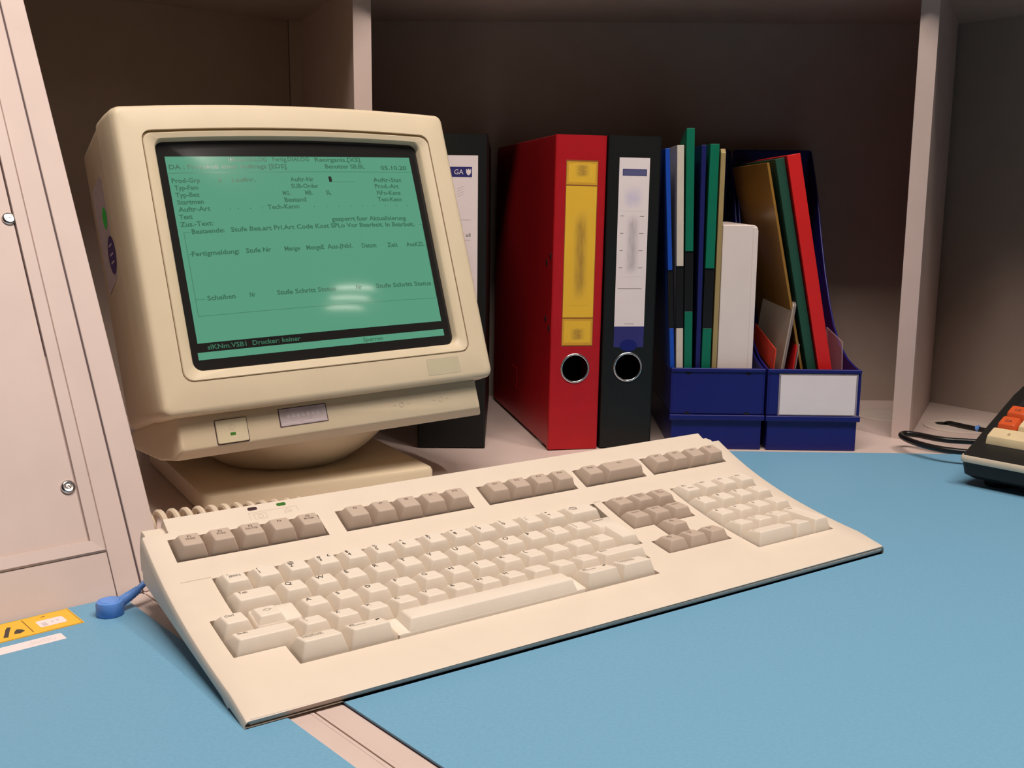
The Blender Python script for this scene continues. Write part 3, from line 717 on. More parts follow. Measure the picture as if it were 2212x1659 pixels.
TXT = [('(Monat-DIALOG', -64.6, 216.2, 35.4), ('Fertig.DIALOG', -23.8, 216.5, 35.4), ('Reorganis.[XS]', 17.1, 216.2, 46.3), ('DA : Protokoll eines Auftrags [EDS]', -117.2, 209.6, 105.0), ('Benutzer SB.BL', 25.9, 209.5, 40.8), ('05.10.20', 83.6, 208.5, 28.2), ('Prod-Grp', -117.0, 197.4, 24.2), ('.', -81.9, 197.5, 0.6), ('3', -77.1, 197.1, 2.8), ('Laufnr.', -65.1, 197.2, 21.2), ('Auftr-Nr', -11.2, 196.9, 22.8), ('Auftr-Stat', 72.4, 196.2, 31.1), ('Typ-Fam', -115.7, 191.0, 20.1), ('SUB-Order', -11.8, 190.4, 26.5), ('Prod.-Art', 73.0, 189.9, 25.9), ('Typ-Bez', -116.0, 184.6, 20.5), ('MG.', -21.2, 183.9, 7.4), ('MB.', 0.4, 183.9, 7.0), ('SL', 20.8, 183.8, 5.3), ('FiFo-Kenz', 73.5, 183.3, 26.3), ('Startmen', -115.5, 178.2, 22.4), ('Bestand', -20.8, 177.5, 20.6), ('Test-Kenn', 72.9, 176.8, 26.4), ('Auftr-Art', -115.8, 171.8, 27.1), ('Tech-Kenn:', -37.9, 171.1, 30.2), ('Text', -116.1, 165.3, 11.2), ('Zus.-Text:', -116.5, 158.7, 27.8), ('gesperrt fuer Aktualisierung', 20.8, 158.2, 78.9), ('Bestaende:', -107.9, 152.0, 27.8), ('Stufe Bea.art Pri.Art Code Kost SPLo Vor Bearbeit. In Bearbeit.', -74.4, 152.0, 182.3), ('Fertigmeldung:', -111.0, 132.6, 40.4), ('Stufe Nr', -64.7, 132.5, 22.6), ('Menge', -29.8, 132.4, 14.4), ('MengeE', -9.3, 132.4, 17.2), ('Aus.(Nbl.', 11.1, 132.4, 25.4), ('Datum', 46.0, 132.2, 15.2), ('Zeit', 73.1, 132.1, 11.3), ('AusKZL', 94.0, 132.2, 20.8), ('Scheiben', -104.7, 93.7, 24.1), ('Nr', -68.2, 93.7, 5.0), ('Stufe Schritt Status', -43.6, 93.7, 55.7), ('Nr', 32.6, 93.6, 6.1), ('Stufe Schritt Status', 53.1, 93.6, 60.6)]
b = MB()
for s, x, y, w_ in TXT: b.text(s, sf(.22), x, y, 4.1, w_, 0, 'L', 0.025)
b.quad2(sf(.22), -112.5, -111.0, 134.2, 134.7, 0)
for x in [-72, -65, -54, -43] + [6 + 12.2 * q for q in range(9)]: b.quad2(sf(.22), x, x + .9, 172.0, 172.8, 0)
b.build('screen_text', [M['scrtext'], M['scrbar']], scr, sharp=60)
b = MB()
for x0, x1, y0, y1, n_ in ((-118.4, 116.2, 205.8, 206.4, 20), (30.3, 52.5, 195.9, 196.4, 3), (-114.8, 117, 80.6, 81.1, 20), (-114.3, -109, 153.4, 153.9, 1), (113, 117, 153.4, 153.9, 1), (-114.5, -106, 94.9, 95.4, 1), (114.5, 117, 94.9, 95.4, 1), (-113.8, -111.6, 134.2, 134.7, 1)):
    b.quad2(sf(.2), x0, x1, y0, y1, 0, n_, 1)
b.quad2(sf(.2), -114.8, -114.2, 80.6, 153.9, 0, 1, 8); b.quad2(sf(.2), 116.6, 117.1, 80.6, 153.9, 0, 1, 8)
b.build('screen_rule', M['scrrule'], scr, sharp=60)
b = MB(); b.text('slKNm.VSB1  Drucker: keiner', sf(.2), -111.5, 52.2, 4.0, 83, 0, 'L', 0.02)
b.build('status_text', M['scrtext'], scr, sharp=60)
b = MB(); b.text('Sperren', sf(.26), 31.4, 45.4, 3.6, 20, 0, 'L', 0.02); b.build('status_text', M['scrtext'], scr, sharp=60)
b = MB(); b.quad2(sf(.24), 26.6, 29.6, 196, 201.4, 0); b.build('cursor', M['scrbar'], scr)
# rear housing
b = MB()
def hring(e, y0, y1, n, r, bt): return mloop(-HW + e, HW - e, y0, y1, r, n, bt)
b.loft([hring(-4.6, 1, HH + 1.6, -34.2, 9, 5), hring(-4.8, 1, HH + 1, -36, 9, 5), hring(-4, 2, HH - 1, -92, 11, 5), hring(4, 6, HH - 8, -108, 16, 4), hring(22, 12, HH - 26, -190, 20, 3), hring(44, 18, HH - 62, -262, 22, 2), hring(52, 24, HH - 76, -272, 18, 1)], False, True)
hsg = b.build('rear_housing', M['mon'], mon, sharp=40)
# chin below the face
b = MB()
def chl(e0, y0, y1, n): return [mp_(x, y, n) for x, y in rr(-146.8 + e0, 146.8 - e0, y0, y1, 2.5, ns=4, nc=3)]
b.loft([chl(3.6, -27.6, 3, -13.6), chl(1.6, -29.4, 3, -14.6), chl(.4, -30.6, 3, -17), chl(-2.5, -35.0, 3, -22), chl(-9, -30.5, 3, -45), chl(-11, -13.0, 5, -104), chl(0, -2, 8, -150)], True, True)
b.build('chin', M['mon'], mon, sharp=40)
b = MB(); lp = rr(-114.5, -87.6, -27.2, -7.4, 1.2, ns=3, nc=3)
b.loft([[mp_(x * k2 + -101.05 * (1 - k2), y * k2 + -17.3 * (1 - k2), n) for x, y in lp] for k2, n in ((1, -15), (1, -12.9), (.97, -12.5), (.5, -12.45))])
btn = b.build('power_button', M['button'], mon)
b = MB()
b.loft([[mp_(x, y, -13.45) for x, y in rr(-115.3, -86.9, -28.1, -6.8, 1.5, ns=3, nc=3)], [mp_(x, y, -13.42) for x, y in rr(-114.6, -87.5, -27.3, -7.3, 1.2, ns=3, nc=3)]], False, False)
b.build('button_gap', M['seam'], mon)
b = MB(); b.quad2(lambda x, y: mp_(x, y, -12.3), -103.2, -98.6, -21.2, -18.9, 0); b.build('power_lamp', M['led'], btn)
b = MB()
fm = lambda x, y: mp_(x, y, -12.35)
for q in range(18):
    a, c = math.radians(120 + 300 * q / 18), math.radians(120 + 300 * (q + 1) / 18)
    b.poly2(fm, [(-101 + 2.5 * math.cos(a), -14.2 + 2.5 * math.sin(a)), (-101 + 2.5 * math.cos(c), -14.2 + 2.5 * math.sin(c)), (-101 + 2.25 * math.cos(c), -14.2 + 2.25 * math.sin(c)), (-101 + 2.25 * math.cos(a), -14.2 + 2.25 * math.sin(a))], 0)
b.quad2(fm, -101.15, -100.85, -14.0, -11.6, 0); b.build('power_symbol', M['mark'], btn)
b = MB(); fl_ = lambda x, y: mp_(x, y, -13.35); fl2 = lambda x, y: mp_(x, y, -13.28); fl3 = lambda x, y: mp_(x, y, -13.22)
b.quad2(fl_, -58.4, -13.2, -20.7, -4.4, 0); b.quad2(fl2, -57.4, -14.0, -19.9, -5.2, 1)
for q in range(7): b.quad2(fl3, -51 + q * 4.6, -48.2 + q * 4.6, -13.2, -10.0, 2)
b.quad2(fl3, -56, -40, -18.6, -17.4, 2); b.quad2(fl3, -36, -17, -18.4, -17.2, 2); b.quad2(fl3, -20.5, -16, -7.6, -6.2, 2)
tag(b.build('name_label', [M['seam'], M['paperdim'], M['smudgew']], mon), 'small lilac label with a dark frame')
b = MB(); fe = lambda x, y: mp_(x, y, -13.4)
for ex0, kind_ in ((61.4, 0), (103.2, 1)):
    b.quad2(fe, ex0 - 8.4, ex0 - 5.6, -15.8, -15.5, 0); b.quad2(fe, ex0 + 5.6, ex0 + 8.4, -15.8, -15.5, 0)
    for q in range(16):
        a, c = 2 * math.pi * q / 16, 2 * math.pi * (q + 1) / 16
        if kind_ == 1 and q % 4 == 0: continue
        b.poly2(fe, [(ex0 + 2.4 * math.cos(a), -15.6 + 2.4 * math.sin(a)), (ex0 + 2.4 * math.cos(c), -15.6 + 2.4 * math.sin(c)), (ex0 + 2.1 * math.cos(c), -15.6 + 2.1 * math.sin(c)), (ex0 + 2.1 * math.cos(a), -15.6 + 2.1 * math.sin(a))], 0)
b.build('control_symbol', M['mark'], mon)
b = MB(); b.quad2(lambda x, y: mp_(x, y, .06), 88.2, 123.2, 5.9, 21.3, 0); b.quad2(lambda x, y: mp_(x, y, .1), 88.6, 122.9, 6.2, 20.9, 1)
tag(b.build('badge', [M['mark'], M['badge']], mon), 'blank olive badge recessed under the screen')
# stickers on the left side of the housing
ss = lambda n, y, o=0.35: mp_(-HW - 4.3 - o * 1.0, y, n)
b = MB(); b.poly2(lambda n, y: ss(n, y), [(-40, 212), (-52, 220), (-82, 216), (-82, 122), (-42, 130)], 0)
for q in range(9): b.quad2(lambda n, y: ss(n, y, .42), -46, -64, 183 - q * 5.2, 182 - q * 5.2 + .8, 1)
tag(b.build('side_sticker', [M['paperdim'], M['smudgew']], hsg), 'pale sticker on the left side')
b = MB(); b.add([ss(-56 + 6.5 * math.cos(a), 184 + 9.5 * math.sin(a), .5) for a in [2 * math.pi * q / 24 for q in range(24)]], [tuple(range(24))])
tag(b.build('dot_sticker', M['greendot'], hsg), 'round green sticker')
b = MB(); b.add([ss(-52 + 12 * math.cos(a), 150 + 16.5 * math.sin(a), .55) for a in [2 * math.pi * q / 32 for q in range(32)]], [tuple(range(32))])
for yy in (158, 150, 143): b.quad2(lambda n, y: ss(n, y, .62), -48, -58, yy, yy + 1.6, 1)
tag(b.build('oval_sticker', [M['violet'], M['smudgew']], hsg), 'oval violet sticker')
# stand
def bl(x, y):
    return (x * math.cos(BYAW) - y * math.sin(BYAW), x * math.sin(BYAW) + y * math.cos(BYAW))
b = MB()
b.loft([[(*bl(x, y), z) for x, y in rr(-102 + i, 102 - i, -102 + i, 106 - i, 8, ns=4)] for i, z in ((2, 0.0), (0, 1.5), (0, 14), (1.2, 16.4), (3.5, 17.2))])
b.build('stand_base', M['mon'], mon, sharp=40)
b = MB(); R_ = 120; prof = []
for q in range(17):
    z = 17 + (72 - 17) * q / 16; prof.append((math.sqrt(max(4, R_ * R_ - (123 - z) ** 2)), z))
b.lathe(prof, (-3, 3), 56); b.build('swivel_dome', M['mon'], mon, sharp=60)

# ================================================================== BINDERS
def binder(name, label, group, base, yaw, lean, m, width, lab):
    t = thing('lever_arch_binder', label, 'binder', (base[0], base[1], 0), group=group, rot=(0, lean, yaw))
    Hh, Dp = 314.0, 285.0; cx = width / 2; cz, cr_ = 84.5, 14.4
    # spine plate with finger hole
    b = MB(); N = 40
    def plate(y, hole_r=cr_):
        circ = [(cx + hole_r * math.cos(2 * math.pi * i / N), y, cz + hole_r * math.sin(2 * math.pi * i / N)) for i in range(N)]
        sq = []
        for i in range(N):
            a = 2 * math.pi * i / N; c_, s_ = math.cos(a), math.sin(a); k_ = (cx - 2) / max(abs(c_), abs(s_)); sq.append((cx + k_ * c_, y, cz + k_ * s_))
        return circ, sq
    c0, s0 = plate(0); c1, s1 = plate(2.5)
    b.loft([s1, c1, c0, s0], False, False)
    b.box(2, width - 2, 0, 2.5, 1.2, cz - (cx - 2)); b.box(2, width - 2, 0, 2.5, cz + (cx - 2), Hh)
    # rounded hinge edges
    for s in (0, 1):
        x_ = 2 if s == 0 else width - 2; sg = -1 if s == 0 else 1
        pr = [(x_, 0)] + [(x_ + sg * 2 * math.sin(a), 2 - 2 * math.cos(a)) for a in (0.5, 1.0, math.pi / 2)] + [(x_ + sg * 2, 4), (x_, 4)]
        b.loft([[(x, y, 1.2) for x, y in pr], [(x, y, Hh) for x, y in pr]])
    b.build('spine', m, t, sharp=30)
    for s in (0, 1):
        xo = (0.0, 2.4) if s == 0 else (width - 2.4, width)
        pl = [(4, 1.2), (9, 3.4), (Dp - 6, 3.4), (Dp, 9), (Dp, Hh - 7), (Dp - 6, Hh - 1.5), (4, Hh - .6)]
        b = MB(); b.prism(pl, xo[0], xo[1], 'x'); cv = b.build('cover', m, t, bevel=.5)
        if s == 0:
            for dy, dz_ in ((9, 196), (24, 189), (23, 132), (9, 124)):
                b = MB(); b.T = None
                b.loft([[(-.02 - h, dy + r_ * math.cos(a), dz_ + 1.4 * r_ * math.sin(a)) for a in [2 * math.pi * q / 16 for q in range(16)]] for r_, h in ((2.6, 0), (2.4, .5), (.2, .6))]); b.build('rivet', M['dark'], cv)
            b = MB(); b.box(-.5, 0, 150, 178, 38, 62); b.build('corner_plate', m, cv, bevel=.3)
    # paper block with gap behind the spine
    b = MB(); b.box(4.5, width - 4.5, 70, Dp - 14, 8, Hh - 12); b.build('paper_block', M['paperw'], t)
    b = MB(); b.box(3, width - 3, 60, 62, 6, Hh - 8); b.build('inner_lining', M['dark'], t)
    # finger ring
    b = MB(); b.loft([[(cx + r_ * math.cos(2 * math.pi * q / 48), y_, cz + r_ * math.sin(2 * math.pi * q / 48)) for q in range(48)] for r_, y_ in ((14.2, 3), (13.1, 1), (13.0, -.3), (13.4, -.9), (14.2, -1.0), (15.0, -.7), (15.3, 0))], False, False)
    b.build('finger_ring', M['chrome'], t, sharp=60)
    lab(t)
    return t
def lquad(b, y, x0, x1, z0, z1, m): b.quad2(lambda x, z: (x, y, z), x0, x1, z0, z1, m)
def blob(b, y, cx, cz, rx, rz, m): b.add([(cx + rx * math.cos(a), y, cz + rz * math.sin(a)) for a in [2 * math.pi * q / 20 for q in range(20)]], [tuple(range(20))], m)
def lab_red(t):
    b = MB(); y = -.12
    lquad(b, y, 11.0, 43.4, 107.0, 290.0, 2)
    lquad(b, y - .06, 11.6, 42.8, 136.0, 265.0, 0); lquad(b, y - .06, 11.6, 42.8, 266.4, 288.6, 1); lquad(b, y - .06, 11.6, 42.8, 108.2, 134.6, 1)
    lquad(b, y - .10, 13.6, 40.8, 268.5, 286.5, 0); lquad(b, y - .10, 13.6, 40.8, 110.5, 132.5, 0)
    tag(b.build('spine_label', [M['yellow'], M['yellow2'], M['brown'], M['smudgey']], t), 'yellow spine label in three fields')
    for x0, x1, z0, z1 in ((18.5, 37.5, 148, 246), (18, 37, 273, 287), (18, 37, 112, 126)):
        b = MB(); lquad(b, y - .14, x0, x1, z0, z1, 0); b.build('blurred_print', M['blur_ochre'], t)
def lab_black(t):
    b = MB(); y = -.12; X0, X1 = 11.6, 42.8
    lquad(b, y, X0, X1, 126, 293, 0); lquad(b, y, X0, X1, 104.8, 126, 1)
    lquad(b, y - .06, 15.2, 40.0, 275.6, 282.0, 1); lquad(b, y - .1, 15.8, 39.4, 276.2, 281.4, 2)
    for z in (236, 219, 202, 185):
        lquad(b, y - .07, 14.4, 18.0, z, z + .35, 3); lquad(b, y - .07, 34, 38.6, z, z + .35, 3)
    lquad(b, y - .07, 14, 39, 164, 164.4, 3)
    lquad(b, y - .07, 22, 32, 128.0, 129.2, 5)
    blob(b, y - .05, 27, 106.5, 9.0, 6.2, 6)
    tag(b.build('spine_label', [M['paperw'], M['navylabel'], M['slate'], M['ink'], M['smudgeb'], M['smudgew'], M['bluebox']], t), 'white spine label with navy foot')
    for x0, x1, z0, z1, mm_ in ((19, 36, 176, 240, 'blur_grey'), (14.5, 39.5, 241, 268, 'blur_lilac')):
        b = MB(); lquad(b, y - .05, x0, x1, z0, z1, 0); b.build('blurred_print', M[mm_], t)
def lab_third(t):
    b = MB(); y = -.12
    lquad(b, y, 8, 60.2, 110, 293.4, 0); lquad(b, y - .06, 12, 54.4, 272.6, 282.4, 1)
    b.text('GA', lambda x, z: (x, y - .1, z), 37.0, 275.2, 4.8, 9.0, 0)
    sh = [(49.2, 280.6), (49.2, 277), (50.4, 275), (51.6, 274.2), (52.8, 275), (54.0, 277), (54.0, 280.6), (52.8, 279.4), (51.6, 280.8), (50.4, 279.4)]
    b.add([(x - .6, y - .1, z) for x, z in sh], [tuple(range(len(sh)))], 0)
    for z in (262, 259.5, 257, 254.5): b.poly2(lambda x, zz: (x, y - .08, zz), [(40, z - 1), (46, z + 1.6), (46, z + 2.0), (40, z - .6)], 2)
    lquad(b, y - .07, 14, 53.4, 231.0, 231.5, 2); lquad(b, y - .07, 14, 53.4, 211.2, 211.7, 2)
    b.text('oll', lambda x, z: (x, y - .1, z), 48.6, 214.6, 3.6, 4.6, 3)
    tag(b.build('spine_label', [M['paperw'], M['navylabel'], M['smudgew'], M['ink']], t), 'white spine label with a navy logo bar')
binder('lever_arch_binder', 'red lever arch binder with yellow spine label', 'lever arch binders', (17.6, 1067.9), .232, .012, M['red'], 52.0, lab_red)
binder('lever_arch_binder', 'black lever arch binder with narrow white label, right of the red binder', 'lever arch binders', (70.6, 1080.6), .2, .008, M['black'], 54.6, lab_black)
binder('lever_arch_binder', 'wide black lever arch binder half hidden behind the monitor', 'lever arch binders', (-115.5, 1072.4), .026, .003, M['black'], 69.0, lab_third)

# ================================================================== MAGAZINE FILES AND THEIR CONTENTS
def filebox(label, x0, x1, y0, with_label):
    t = thing('magazine_file', label, 'magazine file', (x0, y0, 0), group='blue magazine files')
    Wd = x1 - x0; dp = 252
    b = MB()
    side = [(0, 37), (0, 83.5), (20, 85), (48, 89), (80, 100), (108, 118), (132, 143), (155, 172), (178, 207), (200, 245), (222, 277), (240, 299), (252, 312), (dp, 37)]
    for xa, xb in ((0, 2.2), (Wd - 2.2, Wd)):
        b.prism(side, xa, xb, 'x')
    b.box(2.2, Wd - 2.2, dp - 2.2, dp, 4, 312)
    b.box(1.6, Wd - 1.6, 0.0, 2.2, 37, 84.5)
    b.box(0, Wd, -1.4, 2.4, 80.6, 84.6)                 # rolled top lip
    b.box(-.6, Wd + .6, -2.4, 2.0, 31.0, 36.6)          # ledge
    b.loft([[(i, y_, z) for i, y_ in ((1.8, 1.2), (Wd - 1.8, 1.2), (Wd - 1.8, dp - 1), (1.8, dp - 1))] for z in (0, 34)])
    b.build('body', M['bluebox'], t, bevel=1.0)
    b = MB()
    for cx in (17.5, Wd - 17.5):
        for z, s in ((80.2, -1), (37.0, 1)):
            b.add([(cx - 3.6, -.05, z), (cx + 3.6, -.05, z), (cx + 1, -.05, z + s * 2.6), (cx - 1, -.05, z + s * 2.6)], [(0, 1, 2, 3)])
    b.build('label_notch', M['dark'], t)
    if with_label:
        b = MB(); b.box(11.5, Wd - 3.4, -.9, -.1, 36.9, 79.8); tag(b.build('label_holder', M['clear'], t, bevel=.3), 'clear plastic label holder')
        b = MB(); b.box(13.2, Wd - 5.4, -.98, -.92, 38.0, 78.6); tag(b.build('label_card', M['paperw'], t), 'blank white card')
    return t
filebox('dark blue magazine file without label, next to the black binder', 142.0, 237.6, 1083.5, False)
filebox('dark blue magazine file with white card, right of the other', 239.6, 334.2, 1082.5, True)

ZB = 5.0   # inner floor of the files, slightly above the ledge floor
def sheet(name, label, cat, x0, x1, y0, prof, m, lean=0.0, clip=None, group=None, z0=34.6, yawz=0.0, bevel=.4):
    """flat folder standing on edge: side profile prof (depth, height) with thickness x0..x1 at its foot"""
    t = thing(name, label, cat, (x0, y0, z0), group=group, rot=(0, lean, yawz))
    w = x1 - x0
    if clip is None:
        b = MB(); b.prism(prof, 0, w, 'x'); b.build('cover', m, t, bevel=bevel)
    else:
        za, zb = clip
        b = MB(); top = max(p[1] for p in prof); dmax = max(p[0] for p in prof)
        b.prism([(0, 0), (dmax, 0), (dmax, za), (0, za)], 0, w, 'x')
        b.prism([(6, za), (dmax, za), (dmax, zb), (6, zb)], 0, w, 'x')
        b.prism([(0, zb), (dmax, zb)] + [p for p in prof if p[1] > zb], 0, w, 'x')
        b.build('cover', m, t, bevel=bevel)
        b = MB(); b.prism([(1.2, za), (6, za), (6, zb), (1.2, zb)], -.2, w + .2, 'x'); b.build('clip', M['rubber'], t)
    return t
P = lambda d, h: [(0, 0), (d, 0), (d, h), (0, h)]
FG = 'folders in the left magazine file'
Z0 = 34.6
sheet('clip_folder', 'thin bright blue folder leaning against the black binder', 'folder', 144.6, 149.0, 1092, P(222, 268), M['bluefolder'], -math.atan2(14.5, 260), (89, 148), FG)
sheet('clip_folder', 'off white folder with black clip, between blue and green folders', 'folder', 149.4, 156.2, 1092, P(222, 271), M['creamfolder'], -math.atan2(8, 270), (89, 152), FG)
sheet('clip_folder', 'tallest green folder with a curved top edge, left of the navy one', 'folder', 157.4, 165.4, 1093, [(0, 0), (224, 0), (224, 248), (190, 256), (120, 262), (60, 272), (20, 284), (0, 287.5)], M['greenfolder'], -math.atan2(7, 280), (106, 167), FG)
sheet('document_folder', 'navy folder between the two green folders', 'folder', 168.4, 173.0, 1094, P(224, 271.5), M['navyfolder'], -math.atan2(2.5, 270), None, FG)
sheet('clip_folder', 'shorter green folder with black clip, right of the navy one', 'folder', 173.6, 182.6, 1093, P(224, 272.5), M['greenfolder'], math.atan2(.6, 270), (89, 150), FG)
sheet('document_sleeve', 'tan clear sleeve beside the white case', 'sleeve', 184.2, 189.0, 1093, [(0, 0), (222, 0), (222, 264), (4, 268), (0, 264)], M['tan'], math.atan2(.8, 270), None, FG)
# white case, rounded on the right
t = thing('storage_case', 'white plastic case with rounded corner at the right of the left file', 'case', (190.0, 1094, Z0))
b = MB(); lpz = [(0, 0), (35.4, 0)] + [(35.4 - 5 + 5 * math.cos(a), 193.5 - 5 + 5 * math.sin(a)) for a in (0, .4, .8, 1.2, math.pi / 2)] + [(0, 193.5)]
b.prism(lpz, 0, 150, 'y'); b.build('shell', M['whitecase'], t, bevel=1.0)
b = MB(); lp2 = [(30.2, 0), (35.6, 0), (35.6, 188), (33.6, 191.6), (30.2, 191.6)]
b.prism(lp2, -.5, 150.5, 'y'); b.build('hinge_edge', M['whitecase'], t, bevel=.8)
RG = 'papers in the right magazine file'
def lean_sheet(name, label, cat, xb, xt, zt, w, y0, d, m, **k):
    ln = math.atan2(xt - xb, zt - Z0); h = (zt - Z0) / math.cos(ln)
    return sheet(name, label, cat, xb, xb + w, y0, P(d, h), m, ln, None, RG, **k)
lean_sheet('document_folder', 'bright red folder leaning left in the right file', 'folder', 303.6, 250.6, 296.5, 13.2, 1096, 225, M['redcard'])
lean_sheet('document_folder', 'dark green folder leaning between the amber sleeve and the red folder', 'folder', 293.0, 240.0, 293.0, 9.0, 1100, 225, M['greendk'])
lean_sheet('document_sleeve', 'amber see-through sleeve in front of the dark green folder', 'sleeve', 287.4, 232.6, 289.5, 2.6, 1104, 190, M['amber'])
# small grey case leaning the other way, red cards at its foot
ln = math.atan2(266.5 - 250.5, 150 - Z0)
t = thing('clear_case', 'taupe clear plastic case with rounded corner leaning right in the right file', 'case', (249.5, 1099, Z0), rot=(0, ln, 0.0))
prf = [(0, 0), (140, 0), (140, 112), (6, 117)] + [(6 - 6 * math.sin(a), 111 + 6 * math.cos(a)) for a in (.4, .8, 1.2, math.pi / 2)]
b = MB(); b.prism(prf, 0, 1.2, 'x'); b.build('card_back', M['greycase'], t)
b = MB(); b.prism([(p[0] * 1.0 - .6, p[1] + .6) for p in prf], 1.2, 3.4, 'x'); b.build('clear_shell', M['clear'], t, bevel=.5)
t = thing('card', 'orange red card low down at the left of the right file', 'card', (244.4, 1097, Z0), rot=(0, math.atan2(5, 70), 0))
b = MB(); b.prism([(0, 0), (110, 0), (110, 82), (0, 68)], 0, 1.0, 'x'); b.build('card_sheet', M['orange'], t)
b = MB(); b.prism([(-.1, 44), (110, 56), (110, 57.5), (-.1, 45.5)], -.15, 1.05, 'x'); b.build('printed_line', M['dark'], t)
t = thing('document_sleeve', 'dark red clear sleeve behind the taupe case', 'sleeve', (263.0, 1101, Z0), rot=(0, math.atan2(9, 80), 0), group=RG)
b = MB(); b.prism([(0, 0), (120, 0), (120, 80), (0, 72)], 0, 1.4, 'x'); b.build('sheet', M['redcard'], t)
b = MB(); b.prism([(-5, 0), (120, 0), (120, 82), (-5, 74)], 1.4, 2.2, 'x'); b.build('clear_cover', M['clear'], t)
t = thing('document_sleeve', 'narrow clear sleeve squeezed right of the red folder', 'sleeve', (320.0, 1100, Z0), rot=(0, -math.atan2(3, 80), 0), group=RG)
b = MB(); b.prism([(0, 0), (60, 0), (60, 84), (0, 76)], 0, 1.2, 'x'); b.build('clear_cover', M['clear'], t)

# ================================================================== CALCULATOR
CYAW = math.radians(-47.4)
calc = thing('calculator', 'black desk calculator with cream and orange keys at the right edge', 'calculator', (384.5, 948, 2.0), CYAW)
T25 = math.radians(25); c25, s25 = math.cos(T25), math.sin(T25)
WD = 205.0
def cdk(e, s, h=0.0): return (e, s * c25 - h * s25, 28 + s * s25 + h * c25)
b = MB()
def crs(x): return [(x, 6, 24), (x, 0.5, 25.5), (x, 0.2, 27.0), cdk(x, 1.2, .3), cdk(x, 30), cdk(x, 105), (x, 104, 75), (x, 112, 78), (x, 210, 82), (x, 216, 78), (x, 216, 26)]
def ins(l, d_, hz=0): return [(x + d_, y, z - hz) for x, y, z in l]
b.loft([[(x, y if y > 3 else 3, z - 2 if z > 26 else z) for x, y, z in crs(1.2)], crs(2.6), crs(WD - 2.6), [(x, y if y > 3 else 3, z - 2 if z > 26 else z) for x, y, z in crs(WD - 1.2)]])
b.build('upper_shell', M['calc'], calc, sharp=30)
b = MB(); lo = lambda i, z: [(x, y, z) for x, y in rr(i, WD - i, -0.6 + i, 218 - i, 5, ns=4)]
b.loft([lo(0, 22.4), lo(-.3, 23.0), lo(-.3, 27.0), lo(.4, 28.4), lo(4, 28.4)]); b.build('stripe', M['stripe'], calc)
b = MB(); b.loft([lo(26, 6.0), lo(8, 7.5), lo(2.6, 11), lo(.8, 22.4)]); b.build('lower_shell', M['calc'], calc, sharp=30)
for fx, fy in ((24, 28), (180, 28), (24, 190), (180, 190)):
    b = MB(); b.lathe([(11, 0), (12, 1), (13, 6.5), (13, 9)], (fx, fy), 20); b.build('foot', M['rubber'], calc)
b = MB(); b.add([cdk(10, 14, .1), cdk(WD - 10, 14, .1), cdk(WD - 10, 84, .1), cdk(10, 84, .1)], [(0, 1, 2, 3)])
b.add([cdk(14, 88, .12), cdk(WD - 10, 88, .12), cdk(WD - 10, 103, .12), cdk(14, 103, .12)], [(0, 1, 2, 3)]); b.build('key_bed', M['dark'], calc)
def ckey(e0, e1, s0, s1, m, txt, h=7.0, nm='key'):
    b = MB()
    def lp(a, f, g, z): return [cdk(x, y, z) for x, y in rr(e0 + a, e1 - a, s0 + f, s1 - g, 1.2, ns=2, nc=3)]
    b.loft([lp(.4, .4, .4, .2), lp(1.4, 3.2, .8, h - .5), lp(1.9, 4.0, 1.2, h), lp(3.2, 5.4, 2.6, h - .15)])
    hh = 3.4
    b.text(txt, lambda x, y: cdk(x, y, h + .08), (e0 + e1) / 2, (s0 + s1) / 2 - .6, hh, None, 1, 'C')
    return b.build(nm, [M[m], M['ink']], calc, sharp=50)
ckey(12, 48.5, 22, 40.5, 'calckey', '0')
ckey(49.5, 67, 22, 40.5, 'calckey', '00'); ckey(68, 86, 22, 40.5, 'calckey', '+')
tag(ckey(12.5, 30, 43, 60, 'orangekey', 'CA'), 'orange key marked CA'); tag(ckey(12.5, 30, 62, 78, 'orangekey', 'CE'), 'orange key marked CE')
for i, t in enumerate('.23'): ckey(31 + i * 18.5, 48.5 + i * 18.5, 43, 60, 'calckey', t)
for i, t in enumerate('456'): ckey(31 + i * 18.5, 48.5 + i * 18.5, 62, 78, 'calckey', t)
b = MB(); b.loft([[(x, 150 + 15 * math.cos(a), 86 + 15 * math.sin(a)) for a in [2 * math.pi * q / 28 for q in range(28)]] for x in (12, 70)]); b.build('paper_roll', M['paperw'], calc)

b = MB()
b.tube(smooth_path([(452, 1000, 15), (432, 1016, 15), (411, 1027, 15), (399, 1036, 15), (389, 1051, 15), (383, 1069, 15), (381, 1087, 15), (384, 1099, 15), (391, 1104, 15), (401, 1097, 15), (412, 1083, 15), (424, 1074, 15), (440, 1070, 15), (470, 1064, 15), (502, 1046, 15)], 10), 3.0, 10)
o = b.build('power_cable', M['rubber']); tag(o, 'black cable looping out from under the calculator toward the shelf divider', 'cable')
b = MB(); pth = smooth_path([(474, 1222, 1.9), (476, 1217, 3.5), (480, 1207, 4.2), (488, 1193, 4.2), (500, 1178, 4.2), (520, 1160, 4.2), (550, 1130, 4.2)], 8)
b.tube(pth, 2.6, 10, radii=[1.0 + min(1.0, i / 12) * 1.8 for i in range(len(pth))]); o = b.build('data_cable', M['rubber'])
tag(o, 'thin black cable coming out of the desk grommet behind the calculator', 'cable')
b = MB(); b.lathe([(3.0, -2.2), (3.6, -1.8), (3.6, 1.8), (3.0, 2.2)], (0, 0), 14); o2 = b.build('cable_tie', M['snap'], o, loc=(497, 1182, 4.6), rot=(1.2, 0.3, 0.7))
tag(o2, 'small blue tie')

